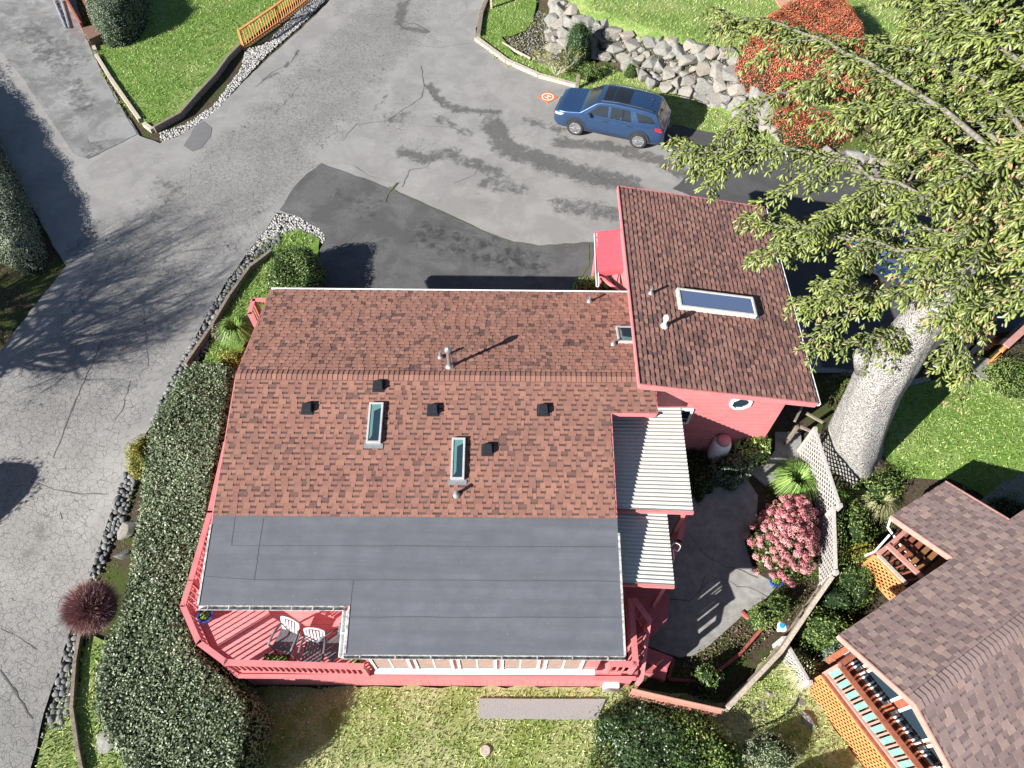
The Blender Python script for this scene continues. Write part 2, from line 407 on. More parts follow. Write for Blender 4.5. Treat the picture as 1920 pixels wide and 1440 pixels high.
# ------------------------------------------------------------------ ground sheets
M_soil = (lambda t: (t.col(t.mix(t.mr(t.noise(1.1, 6, .7), .45, .6), t.ramp(t.noise(9, 8, .75), [(.3, (.035, .026, .018)), (.6, (.085, .065, .045)), (.8, (.16, .13, .10))]), (.055, .075, .02))), t.bump(t.noise(30, 4, .7), .9, .04), t.m)[2])(NT('garden_soil', .95, .1))
M_lawnA = grassmat('bright_lawn', (.10, .18, .03), (.17, .27, .06), (.33, .34, .15), .5)
M_lawnB = grassmat('dry_lawn', (.16, .21, .05), (.27, .32, .10), (.50, .46, .29), 1.0)
M_lawnC = grassmat('terrace_lawn', (.12, .20, .045), (.20, .29, .08), (.37, .35, .17), .7)
M_asph = asphalt('road_asphalt', (.24, .232, .222), 1.15, sc=5.0, mot=.32)
M_asphD = asphalt('dark_driveway_asphalt', (.098, .097, .097), 0, speck=.95, mot=.6)
M_asphE = asphalt('upper_driveway_asphalt', (.072, .071, .072), 0, speck=1.0, mot=.4)
M_asphL = asphalt('left_driveway_asphalt', (.215, .213, .21), .6, mossy=True, mot=.8)
M_patch = asphalt('asphalt_patch', (.135, .133, .135), 0, stain=False)

def strokes(lst):
    S = []
    for pts, wd, st in lst:
        q = [tuple(P(*p)[:2]) for p in pts]
        if len(q) == 1: q = q+[(q[0][0]+.01, q[0][1])]
        S.append((q, wd, st))
    def fn(x, y):
        b = 0
        for q, wd, st in S:
            for (ax, ay), (bx, by) in zip(q, q[1:]):
                dx, dy = bx-ax, by-ay; t = ((x-ax)*dx+(y-ay)*dy)/(dx*dx+dy*dy); t = min(1, max(0, t))
                d = math.hypot(x-ax-t*dx, y-ay-t*dy); v = st*sm(1.25-d/wd)
                if v > b: b = v
        return b
    return fn
damp_road = strokes([([(925,235),(950,280),(1010,300),(1090,325),(1180,345)], .8, .85), ([(1050,268),(1140,275),(1230,300),(1300,335)], .55, .8), ([(985,225),(1060,245)], .4, .6),
    ([(755,285),(800,300),(850,285)], .5, .7), ([(910,345),(980,355)], .55, .62), ([(1050,385),(1150,400)], .8, .62), ([(805,160),(830,195),(860,205),(930,212)], .35, .85), ([(725,180),(705,205)], .25, .6),
    ([(745,45),(765,55),(800,58)], .22, 1.), ([(760,215),(735,225)], .45, .6), ([(820,220),(850,240),(880,250)], .4, .6), ([(300,340),(330,355),(300,400)], .6, .5), ([(255,395)], .25, .7), ([(205,1000),(160,1100),(120,1180)], .4, .55), ([(30,1010),(60,960)], .5, .5),
    ([(860,300),(900,310),(940,330)], .5, .7),([(180,420),(140,470)], .5, .55),([(560,95),(530,130),(480,160)], .14, .8)])
crack_road = strokes([([(735,50),(640,130),(560,225),(450,330),(330,440),(260,540),(170,680),(90,820),(30,980),(0,1150),(30,1330)], 2.9, 1.0), ([(480,330),(400,420),(340,500)], 1.4, 1.15), ([(660,60),(600,160)], 1.2, 1.1), ([(120,760),(60,900)], 2.2, 1.25), ([(760,200),(740,235),(800,290)], 1.0, .55), ([(1180,350),(1100,335)], .8, .5), ([(180,1120),(120,1300)], 1.6, .7)])
ground = sheet('ground', [(-70,-40),(70,-40),(70,110),(-70,110)], M_soil, -.05, grid=.5, amp=0, clipbox=(-36,-9,36,46))
ROAD = [(930,-60),(915,0),(903,30),(892,55),(893,78),(950,122),(1010,148),(1085,166),(1160,190),(1250,230),(1345,246),(1420,268),(1500,292),(1600,318),(1690,340),(1800,380),(1960,440),(2100,560),(1900,620),(1800,645),(1640,700),(1530,700),(1450,720),(1200,600),(620,580),(604,470),(622,448),(600,428),(560,408),(520,400),
        (500,430),(462,478),(430,522),(395,580),(365,640),(335,690),(312,735),(290,790),(262,840),(236,890),(218,940),(196,1000),(172,1070),(152,1130),(130,1190),(115,1240),(98,1290),(82,1340),(70,1400),(55,1450),(30,1520),(-500,1520),(-500,760),(-120,720),(0,660),(70,570),(125,500),(95,450),(50,370),(15,300),(-60,170),(-220,-60),(100,-60),(142,0),(165,75),(196,145),(235,212),(262,256),(300,270),(345,252),(400,213),(452,160),(505,108),(560,60),(612,10),(660,-60)]
road = sheet('road', wpoly(ROAD), M_asph, .012, grid=.3, masks={'damp': damp_road, 'crack': crack_road}, amp=.03, clipbox=(-24,-6,20,36))
def strip(mb, px, wd, off=.02, jit=.03, step=.22):
    q = [G(*p) for p in px]; pts = []
    for a, b in zip(q, q[1:]):
        n = max(1, int((b-a).length/step))
        for k in range(n): pts.append(a.lerp(b, k/n)+Vector((random.uniform(-jit, jit), random.uniform(-jit, jit), 0)))
    pts.append(q[-1]); L = []; R = []
    for i, p in enumerate(pts):
        d = (pts[min(i+1, len(pts)-1)]-pts[max(i-1, 0)]).normalized(); n = Vector((-d.y, d.x, 0)); w_ = wd*random.uniform(.12, .62)
        for S_, s_ in ((L, 1), (R, -1)):
            k = p+n*(w_*s_); k.z = g(k.x, k.y)+off; S_.append(k)
    n = len(pts); mb.mesh(L+R, [(i, n+i, n+i+1, i+1) for i in range(n-1)])
M_crack = simple('crack_filling', (.09, .088, .084), .95)
M_mossl = simple('mossy_crack', (.10, .12, .03), .95)
mb = MB()
for px, wd in [([(192,640),(178,672),(152,730),(118,820),(100,860)], .045), ([(0,1256),(22,1285),(45,1322),(62,1348)], .06), ([(60,905),(100,918),(150,926),(205,928)], .04), ([(642,266),(668,234),(722,230),(760,205),(790,185),(796,160),(790,125)], .035), ([(796,160),(815,185),(830,200),(880,207)], .04),
               ([(755,352),(768,320),(800,315),(812,300)], .03), ([(660,310),(690,330),(735,342)], .02), ([(850,345),(890,330),(900,310)], .02), ([(800,238),(850,240),(875,255)], .03), ([(560,165),(530,200),(515,215)], .025), ([(745,42),(752,50),(765,58)], .08), ([(752,50),(775,44),(799,57)], .06),
               ([(560,95),(545,120),(510,138),(478,165)], .03), ([(1110,325),(1135,340),(1160,350),(1185,362)], .02), ([(240,735),(245,715),(230,770),(215,790)], .018), ([(270,580),(275,640),(280,690)], .015), ([(0,1180),(30,1190),(70,1220)], .018), ([(112,960),(118,975)], .03), ([(780,88),(830,90),(880,82)], .02)]: strip(mb, px, wd)
mb.build('crack', M_crack, road)
drive = sheet('lower_driveway', wpoly([(602,308),(650,325),(700,343),(740,360),(800,386),(850,408),(900,432),(960,455),(1010,463),(1110,456),(1150,470),(1190,560),(1190,600),(604,580),(600,470),(612,450),(598,430),(560,408),(524,396),(545,362),(578,326)]), M_asphD, .03, grid=.4, amp=.05, masks={'damp': strokes([([(700,400),(640,370)], 1.2, .35), ([(800,440),(1000,500)], 1.2, .5)])})
mb = MB(); strip(mb, [(728,352),(760,372),(830,400),(900,434),(960,456),(1020,466),(1100,460)], .035, .045, .02); strip(mb, [(722,380),(735,355),(745,345)], .05, .05, .03); strip(mb, [(1104,460),(1104,500),(1090,520)], .06, .045, .03); mb.build('mossy_seam', M_mossl, drive)
east = sheet('upper_driveway', wpoly([(1236,262),(1262,236),(1345,247),(1420,269),(1500,293),(1600,319),(1690,341),(1800,381),(1950,440),(2080,560),(1900,618),(1800,643),(1640,698),(1540,690),(1500,600),(1450,500),(1330,400),(1300,372),(1260,356),(1290,330),(1330,310),(1300,290),(1262,282)]), M_asphE, .034, grid=.4, amp=.06, masks={'damp': strokes([([(1600,330),(1640,350)], 1., .4)])})
left = sheet('side_driveway', wpoly([(-90,90),(-200,-60),(98,-60),(140,0),(163,75),(194,145),(233,212),(258,254),(214,276),(165,300),(140,292),(100,232),(45,150),(0,96)]), M_asphL, .03, grid=.35, amp=.03, masks={'damp': strokes([([(60,60),(130,120)], 1.5, .5), ([(140,160),(160,200)], .8, .55), ([(170,280),(190,290)], .8, .6)]), 'crack': strokes([([(0,70),(60,170),(110,250),(160,300)], 1.2, .8)])})
sheet('asphalt_repair', wpoly([(345,275),(368,236),(382,229),(398,242),(395,258),(378,280),(362,286)]), M_patch, .022, grid=.4)
# lawns
LAWN1 = [(150,-60),(158,0),(176,70),(205,140),(240,200),(285,245),(338,220),(373,180),(403,147),(428,113),(451,90),(560,0),(620,-60)]
LAWN2 = [(1055,-60),(1060,0),(1100,45),(1160,68),(1240,80),(1340,98),(1400,112),(1450,150),(1520,200),(1700,262),(1960,335),(2100,100),(2100,-160),(1055,-160)]
LAWN3 = [(440,1292),(700,1287),(900,1290),(1180,1285),(1360,1318),(1470,1200),(1500,1275),(1640,1470),(1660,1560),(420,1560),(440,1440),(465,1340)]
LAWN4 = [(1680,730),(1800,700),(1960,760),(2050,900),(1900,960),(1780,900),(1690,900),(1650,850),(1650,800)]
LAWN5 = [(1085,150),(1130,125),(1200,150),(1300,192),(1340,195),(1400,225),(1480,262),(1560,290),(1700,330),(1700,342),(1600,320),(1500,294),(1400,265),(1250,232),(1160,190),(1085,168)]
LAWN6 = [(905,40),(925,0),(960,-40),(1010,-40),(1000,40),(985,60),(960,70),(940,72),(965,105),(1010,120),(1085,140),(1085,160),(1010,144),(950,118),(900,76)]
LAWN7 = [(380,690),(420,590),(470,520),(520,450),(560,430),(600,450),(600,560),(510,560),(460,640),(440,700)]
LAWN8 = [(70,1440),(85,1380),(110,1330),(150,1290),(160,1215),(172,1190),(290,1230),(330,1480),(100,1560),(40,1560)]
lawns = {}
for nm, pp, m_, of, gr in (('lawn_by_road', LAWN1, M_lawnA, .06, .5), ('terrace_lawn', LAWN2, M_lawnC, .05, .5), ('back_lawn', LAWN3, M_lawnB, .03, .5), ('neighbour_lawn', LAWN4, M_lawnA, .04, .5), ('verge_by_car', LAWN5, M_lawnC, .045, .4), ('corner_verge', LAWN6, M_lawnA, .045, .4), ('side_verge', LAWN7, M_lawnA, .03, .5), ('roadside_verge', LAWN8, M_lawnC, .02, .5)):
    wp = wpoly(pp); sheet(nm, wp, m_, of, grid=gr, amp=.07); lawns[nm] = (wp, of)
# concrete patio, path
PATIO = [(1150,1215),(1215,1213),(1253,1227),(1273,1233),(1302,1229),(1327,1213),(1350,1192),(1375,1170),(1398,1149),(1438,1121),(1462,1092),(1432,1060),(1415,1000),(1420,930),(1392,888),(1330,880),(1290,900),(1150,900)]
sheet('patio', wpoly(PATIO), M_conc, .05, grid=.5, amp=.008, thick=.12)
sheet('garden_path', wpoly([(1452,812),(1500,812),(1502,850),(1482,882),(1436,912),(1402,884),(1438,868),(1452,845)]), M_conc, .05, grid=.5, amp=.005, thick=.1)
sheet('neighbour_path', wpoly([(1800,690),(1830,668),(1900,690),(2000,740),(2000,780),(1920,745),(1850,715)]), M_conc, .045, grid=.6, amp=.01, thick=.1)
sheet('neighbour_terrace', wpoly([(1835,940),(1880,905),(1960,870),(2060,940),(1960,1010),(1880,990)]), M_conc, .05, grid=.6, amp=.01, thick=.1)
mb = MB()
for px, wd in [([(1290,1000),(1320,1040),(1350,1060),(1420,1085)], .03), ([(1240,1118),(1290,1130),(1330,1090),(1350,1086),(1400,1105),(1438,1121)], .03), ([(1320,1080),(1310,1130)], .02), ([(1345,985),(1335,1050),(1325,1090)], .015)]: strip(mb, px, wd, .058, .05)
pc = mb.build('patio_crack', M_crack); tag(pc, kind='structure')
slab = sheet('paving_slab', wpoly([(898,1311),(1135,1312),(1118,1350),(898,1348)]), simple('grey_granular_slab', (.27, .265, .255), .95, .2, var=.3, sc=45, bump=.5), .10, grid=.6, amp=.004, thick=.12, kind=None)
tag(slab, 'long narrow grey concrete slab lying in the back lawn', 'slab')
# grass blades (nobody could count them)
BLADE = {'lawn_by_road': (190, .08, .16), 'terrace_lawn': (120, .10, .2), 'back_lawn': (330, .07, .15), 'neighbour_lawn': (260, .07, .18), 'verge_by_car': (300, .07, .16), 'corner_verge': (220, .07, .16), 'side_verge': (300, .08, .2), 'roadside_verge': (260, .08, .2)}
MG = {'A': leafmat('fresh_grass_blades', [(0, (.09, .15, .03)), (.5, (.19, .28, .07)), (.82, (.32, .38, .13)), (1, (.52, .50, .29))], .6, .3),
      'B': leafmat('dry_grass_blades', [(0, (.13, .20, .04)), (.5, (.27, .35, .09)), (.8, (.42, .46, .18)), (1, (.70, .66, .44))], .6, .3)}
def inframe(x, y, z=0, mg=60):
    q = Vector((x, y, z-CAMH)); d = q.dot(_f)
    if d <= 0: return False
    u, v = 960+F_PX*q.dot(_R)/d, 720-F_PX*q.dot(_U)/d
    return -mg < u < 1920+mg and -mg < v < 1440+mg
def grass(name, poly, off, dens, l0, l1, mat):
    xs = [p[0] for p in poly]; ys = [p[1] for p in poly]; A = (max(xs)-min(xs))*(max(ys)-min(ys)); n = int(min(A, 1200)*dens)
    X = RNG.uniform(min(xs), max(xs), n); Y = RNG.uniform(min(ys), max(ys), n); cell = {}; pts = []
    for x, y in zip(X, Y):
        k = (int(x*3), int(y*3))
        if k not in cell: cell[k] = pip(k[0]/3+.16, k[1]/3+.16, poly) and inframe(x, y)
        if cell[k]: pts.append((x, y, g(x, y)+off))
    if not pts: return
    p = np.array(pts); n = len(p); a = RNG.uniform(0, 2*pi, n); L = RNG.uniform(l0, l1, n); W = RNG.uniform(.010, .024, n); ln = RNG.uniform(.2, 1.0, n); b = RNG.uniform(0, 2*pi, n)
    dx = np.stack([np.cos(a)*W, np.sin(a)*W, np.zeros(n)], 1); tip = np.stack([np.cos(b)*L*ln, np.sin(b)*L*ln, L*(.35+.4*RNG.random(n))], 1)
    V = np.stack([p-dx, p+dx, p+tip], 1).reshape(-1, 3); patch = .5+.5*np.sin(p[:, 0]*1.3+np.sin(p[:, 1]*.9)*2)*np.sin(p[:, 1]*1.1+np.sin(p[:, 0]*.7)*1.5)
    o = fastmesh(name, V, 3, mat, np.clip(RNG.random(n)*.75+patch*.25, 0, 1)); tag(o, kind='stuff', label={'lawn_by_road': 'short bright green grass on the lawn above the road', 'terrace_lawn': 'pale grass on the terrace above the boulder wall', 'back_lawn': 'patchy dry grass on the lawn below the pink deck', 'neighbour_lawn': 'lush green grass beside the big tree trunk', 'verge_by_car': 'grass strip between the blue car and the boulders', 'corner_verge': 'grass in the corner bed behind the timber kerb', 'side_verge': 'grass bank beside the house roof and timber edging', 'roadside_verge': 'grass tufts at the foot of the hedge by the road'}[name[6:]], cat='grass')
for k, (wp, of) in lawns.items():
    d_, l0, l1 = BLADE[k]; grass('grass_'+k, wp, of, d_, l0, l1, MG['B' if k in ('back_lawn', 'terrace_lawn', 'roadside_verge', 'verge_by_car') else 'A'])
# ------------------------------------------------------------------ shingled roofs
def clip_poly(poly, conv):
    out = list(poly); n = len(conv)
    for i in range(n):
        a, b = conv[i], conv[(i+1) % n]; inp = out; out = []
        if not inp: return []
        side = lambda p: (b[0]-a[0])*(p[1]-a[1])-(b[1]-a[1])*(p[0]-a[0])
        for j in range(len(inp)):
            p, q = inp[j], inp[(j+1) % len(inp)]; sp, sq = side(p), side(q)
            if sp >= 0: out.append(p)
            if (sp >= 0) != (sq >= 0): t = sp/(sp-sq); out.append((p[0]+(q[0]-p[0])*t, p[1]+(q[1]-p[1])*t))
    return out
class Plane:
    """o: origin, ud along the eave, vd down the slope (both 3D)"""
    def __init__(s, o, ud, vd): s.o = Vector(o); s.u = Vector(ud); s.v = Vector(vd); s.n = s.u.cross(s.v).normalized(); s.n = s.n if s.n.z > 0 else -s.n
    def pt(s, u, v, h=0.): return s.o+s.u*u+s.v*v+s.n*h
    def px(s, px, py):
        r = ray(px, py); c = Vector((0, 0, CAMH)); t = (s.o-c).dot(s.n)/r.dot(s.n); q = c+r*t-s.o
        a, b, c2 = s.u.dot(s.u), s.u.dot(s.v), s.v.dot(s.v); d1, d2 = q.dot(s.u), q.dot(s.v); D = a*c2-b*b
        return ((c2*d1-b*d2)/D, (a*d2-b*d1)/D)
def ccw(p): return p if sum(p[i-1][0]*p[i][1]-p[i][0]*p[i-1][1] for i in range(len(p))) > 0 else p[::-1]
def shingles(pl, polys, exp=.142, tab=(.11, .26), dragon=True, tones=None, seed=1, tk=1.):
    """real overlapping tabs, each a wedge with a thick butt at its lower edge"""
    rs = random.Random(seed); mb = MB(); polys = [ccw(p) for p in polys]
    vs = [q[1] for p in polys for q in p]; us = [q[0] for p in polys for q in p]
    v = min(vs); row = 0
    while v < max(vs):
        u = min(us)-rs.random()*.2; tall = rs.random() < .5
        while u < max(us):
            wd = rs.uniform(*tab); tall = not tall; cut = 0. if (tall or not dragon) else exp*.42
            r = rs.random(); r = tones(rs, tall) if tones else r; th = (.016 if tall else .009)*tk
            cells = [((u, v), (u+wd-(.006), v), (u+wd-.006, v+exp-cut), (u, v+exp-cut))]
            for c in cells:
                for p in polys:
                    q = clip_poly(c, p)
                    if len(q) < 3: continue
                    mv = max(t[1] for t in q); h = lambda t: .002+th*(t[1]-v)/exp
                    top = [pl.pt(t[0], t[1], h(t)) for t in q]; bot = [pl.pt(t[0], t[1], -.012) for t in q]
                    mb.face(top, 0, r)
                    n = len(q)
                    for i in range(n):
                        j = (i+1) % n; mb.face([bot[i], bot[j], top[j], top[i]], 0, r)
            if cut:  # strip below a short tab toned dark, its shadow painted in
                for p in polys:
                    q = clip_poly(((u, v+exp-cut), (u+wd-.006, v+exp-cut), (u+wd-.006, v+exp), (u, v+exp)), p)
                    if len(q) >= 3: mb.face([pl.pt(t[0], t[1], .0015) for t in q], 0, rs.uniform(0, .24))
            u += wd
        v += exp; row += 1
    # backing
    for p in polys: mb.face([pl.pt(t[0], t[1], .0) for t in p], 0, .1)
    return mb
def fixn(o):     # make face normals consistent outward by up-facing check is not needed for Cycles
    return o
def slab_under(mb, pl, p, th=.16, mi=0):
    mb.hexa([pl.pt(u, v, -th) for u, v in p], [pl.pt(u, v, -.014) for u, v in p], mi)
def roof_box(mb, pl, u0, v0, u1, v1, h0, h1, mi=0):
    c = [(u0, v0), (u1, v0), (u1, v1), (u0, v1)]
    mb.hexa([pl.pt(u, v, h0) for u, v in c], [pl.pt(u, v, h1) for u, v in c], mi)

# ------------------------------------------------------------------ pink house
YAW = .016; CY, SY = cos(YAW), sin(YAW); ZR = 3.7
HC = Vector((-7.705, 11.175, ZR)); HU = Vector((CY, SY, 0))
def hp(u, v, z): return Vector((HC.x+u*CY-v*SY, HC.y+u*SY+v*CY, z))
W_, AE, BS, CS, DS = 10.42, 3.876, 3.923, 6.052, 7.155
ZN = ZR-.207*AE; ZB = ZR-.205*BS
PN = Plane(HC, HU, (-SY, CY, -.207)); PS = Plane(HC, HU, (SY, -CY, -.205)); PF = Plane(hp(0, -BS, ZB), HU, (SY, -CY, -.22))
ZC, ZD = ZB-.22*(CS-BS), ZB-.22*(DS-BS)
house = empty('pink_house', hp(5.2, 0, 0), 'pink house with red-brown shingle roof and grey lower roof, skylights and deck side windows', 'house')
ue = PS.px(1232, 775); ue2 = PS.px(1147, 776)
WN = 11.9
def dark(rs, tall): return rs.choice([.15, .25, .3]) if rs.random() < .13 else rs.uniform(.45, .9)
def dragontone(rs, tall): return (rs.uniform(.5, .95) if rs.random() < .97 else .3) if tall else (.3 if rs.random() < .08 else rs.uniform(.48, .88))
mb = shingles(PN, [[(-.02, 0), (WN, 0), (WN, AE), (-.02, AE)]], tones=dark, tab=(.12, .2), dragon=False, seed=3, tk=1.8); slab_under(mb, PN, [(0, .02), (WN, .02), (WN, AE-.01), (0, AE-.01)], .15)
rN = mb.build('north_roof_slope', M_shN, house)
at = rN.data.attributes.new('moss', 'FLOAT', 'POINT'); vv = np.zeros(len(rN.data.vertices)*3); rN.data.vertices.foreach_get('co', vv); vv = vv.reshape(-1, 3); yy = vv[:, 1]
at.data.foreach_set('value', np.clip((yy-1.9)/1.8, 0, 1).astype(np.float32))
mb = shingles(PS, [[(-.02, 0), (W_, 0), (W_, BS), (-.02, BS)], [(W_, 0), (ue[0], 0), (ue[0], ue[1]), (W_, ue[1])]], tones=dragontone, tab=(.09, .24), seed=4)
slab_under(mb, PS, [(0, .02), (W_-.01, .02), (W_-.01, BS-.01), (0, BS-.01)], .15); slab_under(mb, PS, [(W_-.01, .02), (ue[0]-.01, .02), (ue[0]-.01, ue[1]-.01), (W_-.01, ue[1]-.01)], .13)
mb.build('south_roof_slope', M_shN, house)
# ridge caps
mb = MB(); u = -.03; rs = random.Random(5)
while u < 11.5:
    r = rs.choice([.45, .5, .55, .6, .7, .4]); a = [PN.pt(u, .16, .024), PN.pt(u+.15, .16, .040), hp(u+.15, 0, ZR+.05), hp(u, 0, ZR+.034)]
    b = [hp(u, 0, ZR+.034), hp(u+.15, 0, ZR+.05), PS.pt(u+.15, .16, .040), PS.pt(u, .16, .024)]
    mb.face(a, 0, r); mb.face(b, 0, r); mb.face([PN.pt(u+.15, .16, .005), PN.pt(u+.15, .16, .04), hp(u+.15, 0, ZR+.05), PS.pt(u+.15, .16, .04), PS.pt(u+.15, .16, .005), hp(u+.15, 0, ZR)], 0, 0.)
    u += .142
mb.face([PN.pt(-.03, .16, .02), PN.pt(11.4, .16, .02), PN.pt(11.4, .16, -.01), PN.pt(-.03, .16, -.01)], 0, .1); mb.face([PS.pt(-.03, .16, .02), PS.pt(11.4, .16, .02), PS.pt(11.4, .16, -.01), PS.pt(-.03, .16, -.01)], 0, .1)
mb.build('ridge_cap', M_shN, house)
# low grey roof: L shape
nx = 3.68
mb = MB()
CSv, DSv = CS-BS, DS-BS
for p in ([(-.0, -.02), (nx, -.02), (nx, CSv), (0, CSv)], [(nx, -.02), (W_+.03, -.02), (W_+.03, DSv), (nx, DSv)]):
    mb.hexa([PF.pt(u, v, -.16) for u, v in p], [PF.pt(u, v, .012) for u, v in p])
gr = mb.build('grey_rolled_roof', M_roll, house)
mb = MB()
def seam(a, b, w_=.010, j=.008):
    n = 14; pts = [(a[0]+(b[0]-a[0])*k/n+random.uniform(-j, j), a[1]+(b[1]-a[1])*k/n+random.uniform(-j, j)) for k in range(n+1)]
    for p, q in zip(pts, pts[1:]):
        d = Vector((q[0]-p[0], q[1]-p[1])).normalized()*w_*random.uniform(.3, .8); m = (-d.y, d.x)
        mb.face([PF.pt(p[0]-m[0], p[1]-m[1], .018), PF.pt(q[0]-m[0], q[1]-m[1], .018), PF.pt(q[0]+m[0], q[1]+m[1], .018), PF.pt(p[0]+m[0], p[1]+m[1], .018)])
for p, q in [((435,1023),(1153,1026)), ((476,1087),(1158,1090)), ((640,1157),(1163,1158)), ((441,970),(434,1023)), ((494,972),(477,1087)), ((663,1088),(657,1135)), ((376,1080),(476,1087))]: seam(PF.px(*p), PF.px(*q))
mb.build('roof_seam', M_seam, house)['kind'] = 'stuff'
# edge metal on grey roof
mb = MB()
def edge(pl, a, b, w_, h0, h1, mi=0): mb.beam(pl.pt(a[0], a[1], (h0+h1)/2), pl.pt(b[0], b[1], (h0+h1)/2), w_, h1-h0, mi)
edge(PF, (W_+.05, .35), (W_+.05, DSv), .05, -.06, .03); edge(PF, (-.02, .2), (-.02, CSv), .05, -.06, .03); edge(PF, (nx+.02, CSv), (nx+.02, DSv-.03), .05, -.05, .03)
mb.split('roof_edge_strip', M_gutter, house)
def gutter(name, a, b, par, wd=.12, side=1, mat=None, clips=0):
    a, b = Vector(a), Vector(b); d = (b-a).normalized(); n = Vector((0, 0, 1)).cross(d).normalized()*side; mb = MB(); U = Vector((0, 0, 1))
    prof = [(0, 0), (0, -.10), (wd*.75, -.10), (wd, -.02), (wd, .0), (wd-.015, 0), (wd-.02, -.02), (wd*.72, -.088), (.012, -.088), (.012, 0)]
    A = [a+n*x+U*z for x, z in prof]; B = [b+n*x+U*z for x, z in prof]; m = len(prof)
    mb.mesh(A+B, [(i, (i+1) % m, m+(i+1) % m, m+i) for i in range(m)]+[tuple(range(m)), tuple(range(2*m-1, m-1, -1))])
    for k in range(clips):
        c = a.lerp(b, (k+.5)/clips)+n*wd/2; mb.beam(c-n*wd/2, c+n*wd/2, .03, .012)
    return mb.build(name, mat or M_white, par)
gutter('gutter', hp(-.03, AE+.0, ZN-.02), hp(WN, AE+.0, ZN-.02), house, .10, 1)
gutter('gutter', hp(nx-.1, -CS-.005, ZC-.0), hp(-.03, -CS-.005, ZC-.0), house, .12, 1, M_gutter, 7)
gutter('gutter', hp(W_+.06, -DS-.005, ZD), hp(nx-.05, -DS-.005, ZD), house, .10, 1, M_gutter, 8)
gutter('gutter', hp(nx-.02, -CS-.1, ZC-.03), hp(nx-.02, -DS-.05, ZD-.02), house, .12, -1, M_white, 1)
# walls
WB = -1.3; uw0, uw1 = .45, W_-.42; SW = -DS+.10
mb = MB(); ZDK = .1
mb.hexa([hp(uw0,-CS+1.05,WB), hp(uw1,-CS+1.05,WB), hp(uw1,AE-.4,WB), hp(uw0,AE-.4,WB)], [hp(uw0,-CS+1.05,ZC-.02), hp(uw1,-CS+1.05,ZC-.02), hp(uw1,AE-.4,ZN-.16), hp(uw0,AE-.4,ZN-.16)])
for u in (uw0, uw1):  # gable ends
    mb.hexa([hp(u-.05,-CS+1.1,2.0), hp(u+.05,-CS+1.1,2.0), hp(u+.05,AE-.42,2.0), hp(u-.05,AE-.42,2.0)], [hp(u-.05,-CS+1.1,ZC-.0), hp(u+.05,-CS+1.1,ZC-.0), hp(u+.05,0,ZR-.18), hp(u-.05,0,ZR-.18)])
mb.hexa([hp(nx+.35,SW,WB), hp(uw1,SW,WB), hp(uw1,-CS+1.1,WB), hp(nx+.35,-CS+1.1,WB)], [hp(nx+.35,SW,ZD-.14), hp(uw1,SW,ZD-.14), hp(uw1,-CS+1.1,ZD+.2), hp(nx+.35,-CS+1.1,ZD+.2)])
mb.build('wall', M_pinkwall, house)
# barge boards
mb = MB()
for u in (-.03, W_+.02):
    v1 = BS if u > 0 else BS
    mb.beam(PN.pt(u, 0, -.09), PN.pt(u, AE, -.09), .03, .17) if u < 1 else None
    mb.beam(PS.pt(u, 0, -.09), PS.pt(u, BS, -.09), .03, .17); mb.beam(PF.pt(u, 0, -.09), PF.pt(u, CSv if u < 1 else DSv, -.09), .03, .14)
mb.beam(PS.pt(W_+.02, ue[1]+.01, -.09), PS.pt(ue[0], ue[1]+.01, -.09), .03, .17); mb.beam(PS.pt(ue[0]+.015, .1, -.09), PS.pt(ue[0]+.015, ue[1], -.09), .03, .17)
mb.split('barge_board', M_pink, house)
# skylights
def skylight(pl, q, h=.11, fr=.055, glass=M_glass, shaft=True, par=None, axis=0, fm=None):
    uv = [pl.px(*p) for p in q]; us = sorted(p[0] for p in uv); vs = sorted(p[1] for p in uv)
    u0, u1 = (us[0]+us[1])/2, (us[2]+us[3])/2; v0, v1 = (vs[0]+vs[1])/2, (vs[2]+vs[3])/2
    mb = MB()
    for a, b, c, d in ((u0, v0, u1, v0+fr), (u0, v1-fr, u1, v1), (u0, v0+fr, u0+fr, v1-fr), (u1-fr, v0+fr, u1, v1-fr)): roof_box(mb, pl, a, b, c, d, -.02, h)
    roof_box(mb, pl, u0+.012, v0+.012, u1-.012, v1-.012, -.02, h-.045)
    f = mb.build('skylight', fm or M_frame_sky, par, bevel=.008)
    mb = MB(); roof_box(mb, pl, u0+fr-.002, v0+fr-.002, u1-fr+.002, v1-fr+.002, h-.035, h-.02); mb.build('glass', glass, f)
    mb = MB(); roof_box(mb, pl, u0-.06, v1+.001, u1+.06, v1+.13, .0, .022); mb.build('flashing', M_lead, f)
    if shaft:
        mb = MB(); mb.face([pl.pt(u, v, h-.018) for u, v in ((u0+fr, v0+fr), (u1-fr, v0+fr), (u1-fr, v0+fr+.10), (u0+fr+.09, v0+fr+.19), (u0+fr+.09, v1-fr-.15), (u0+fr, v1-fr))]); mb.build('shaft_lining', M_glassteal, f)
    return u0, u1, v0, v1
skylight(PS, [(693,756),(719,757),(716,832),(688,832)], par=house)
skylight(PS, [(848,822),(873,823),(871,900),(845,900)], par=house)
skylight(PN, [(1155,616),(1198,616),(1200,645),(1158,645)], par=house)
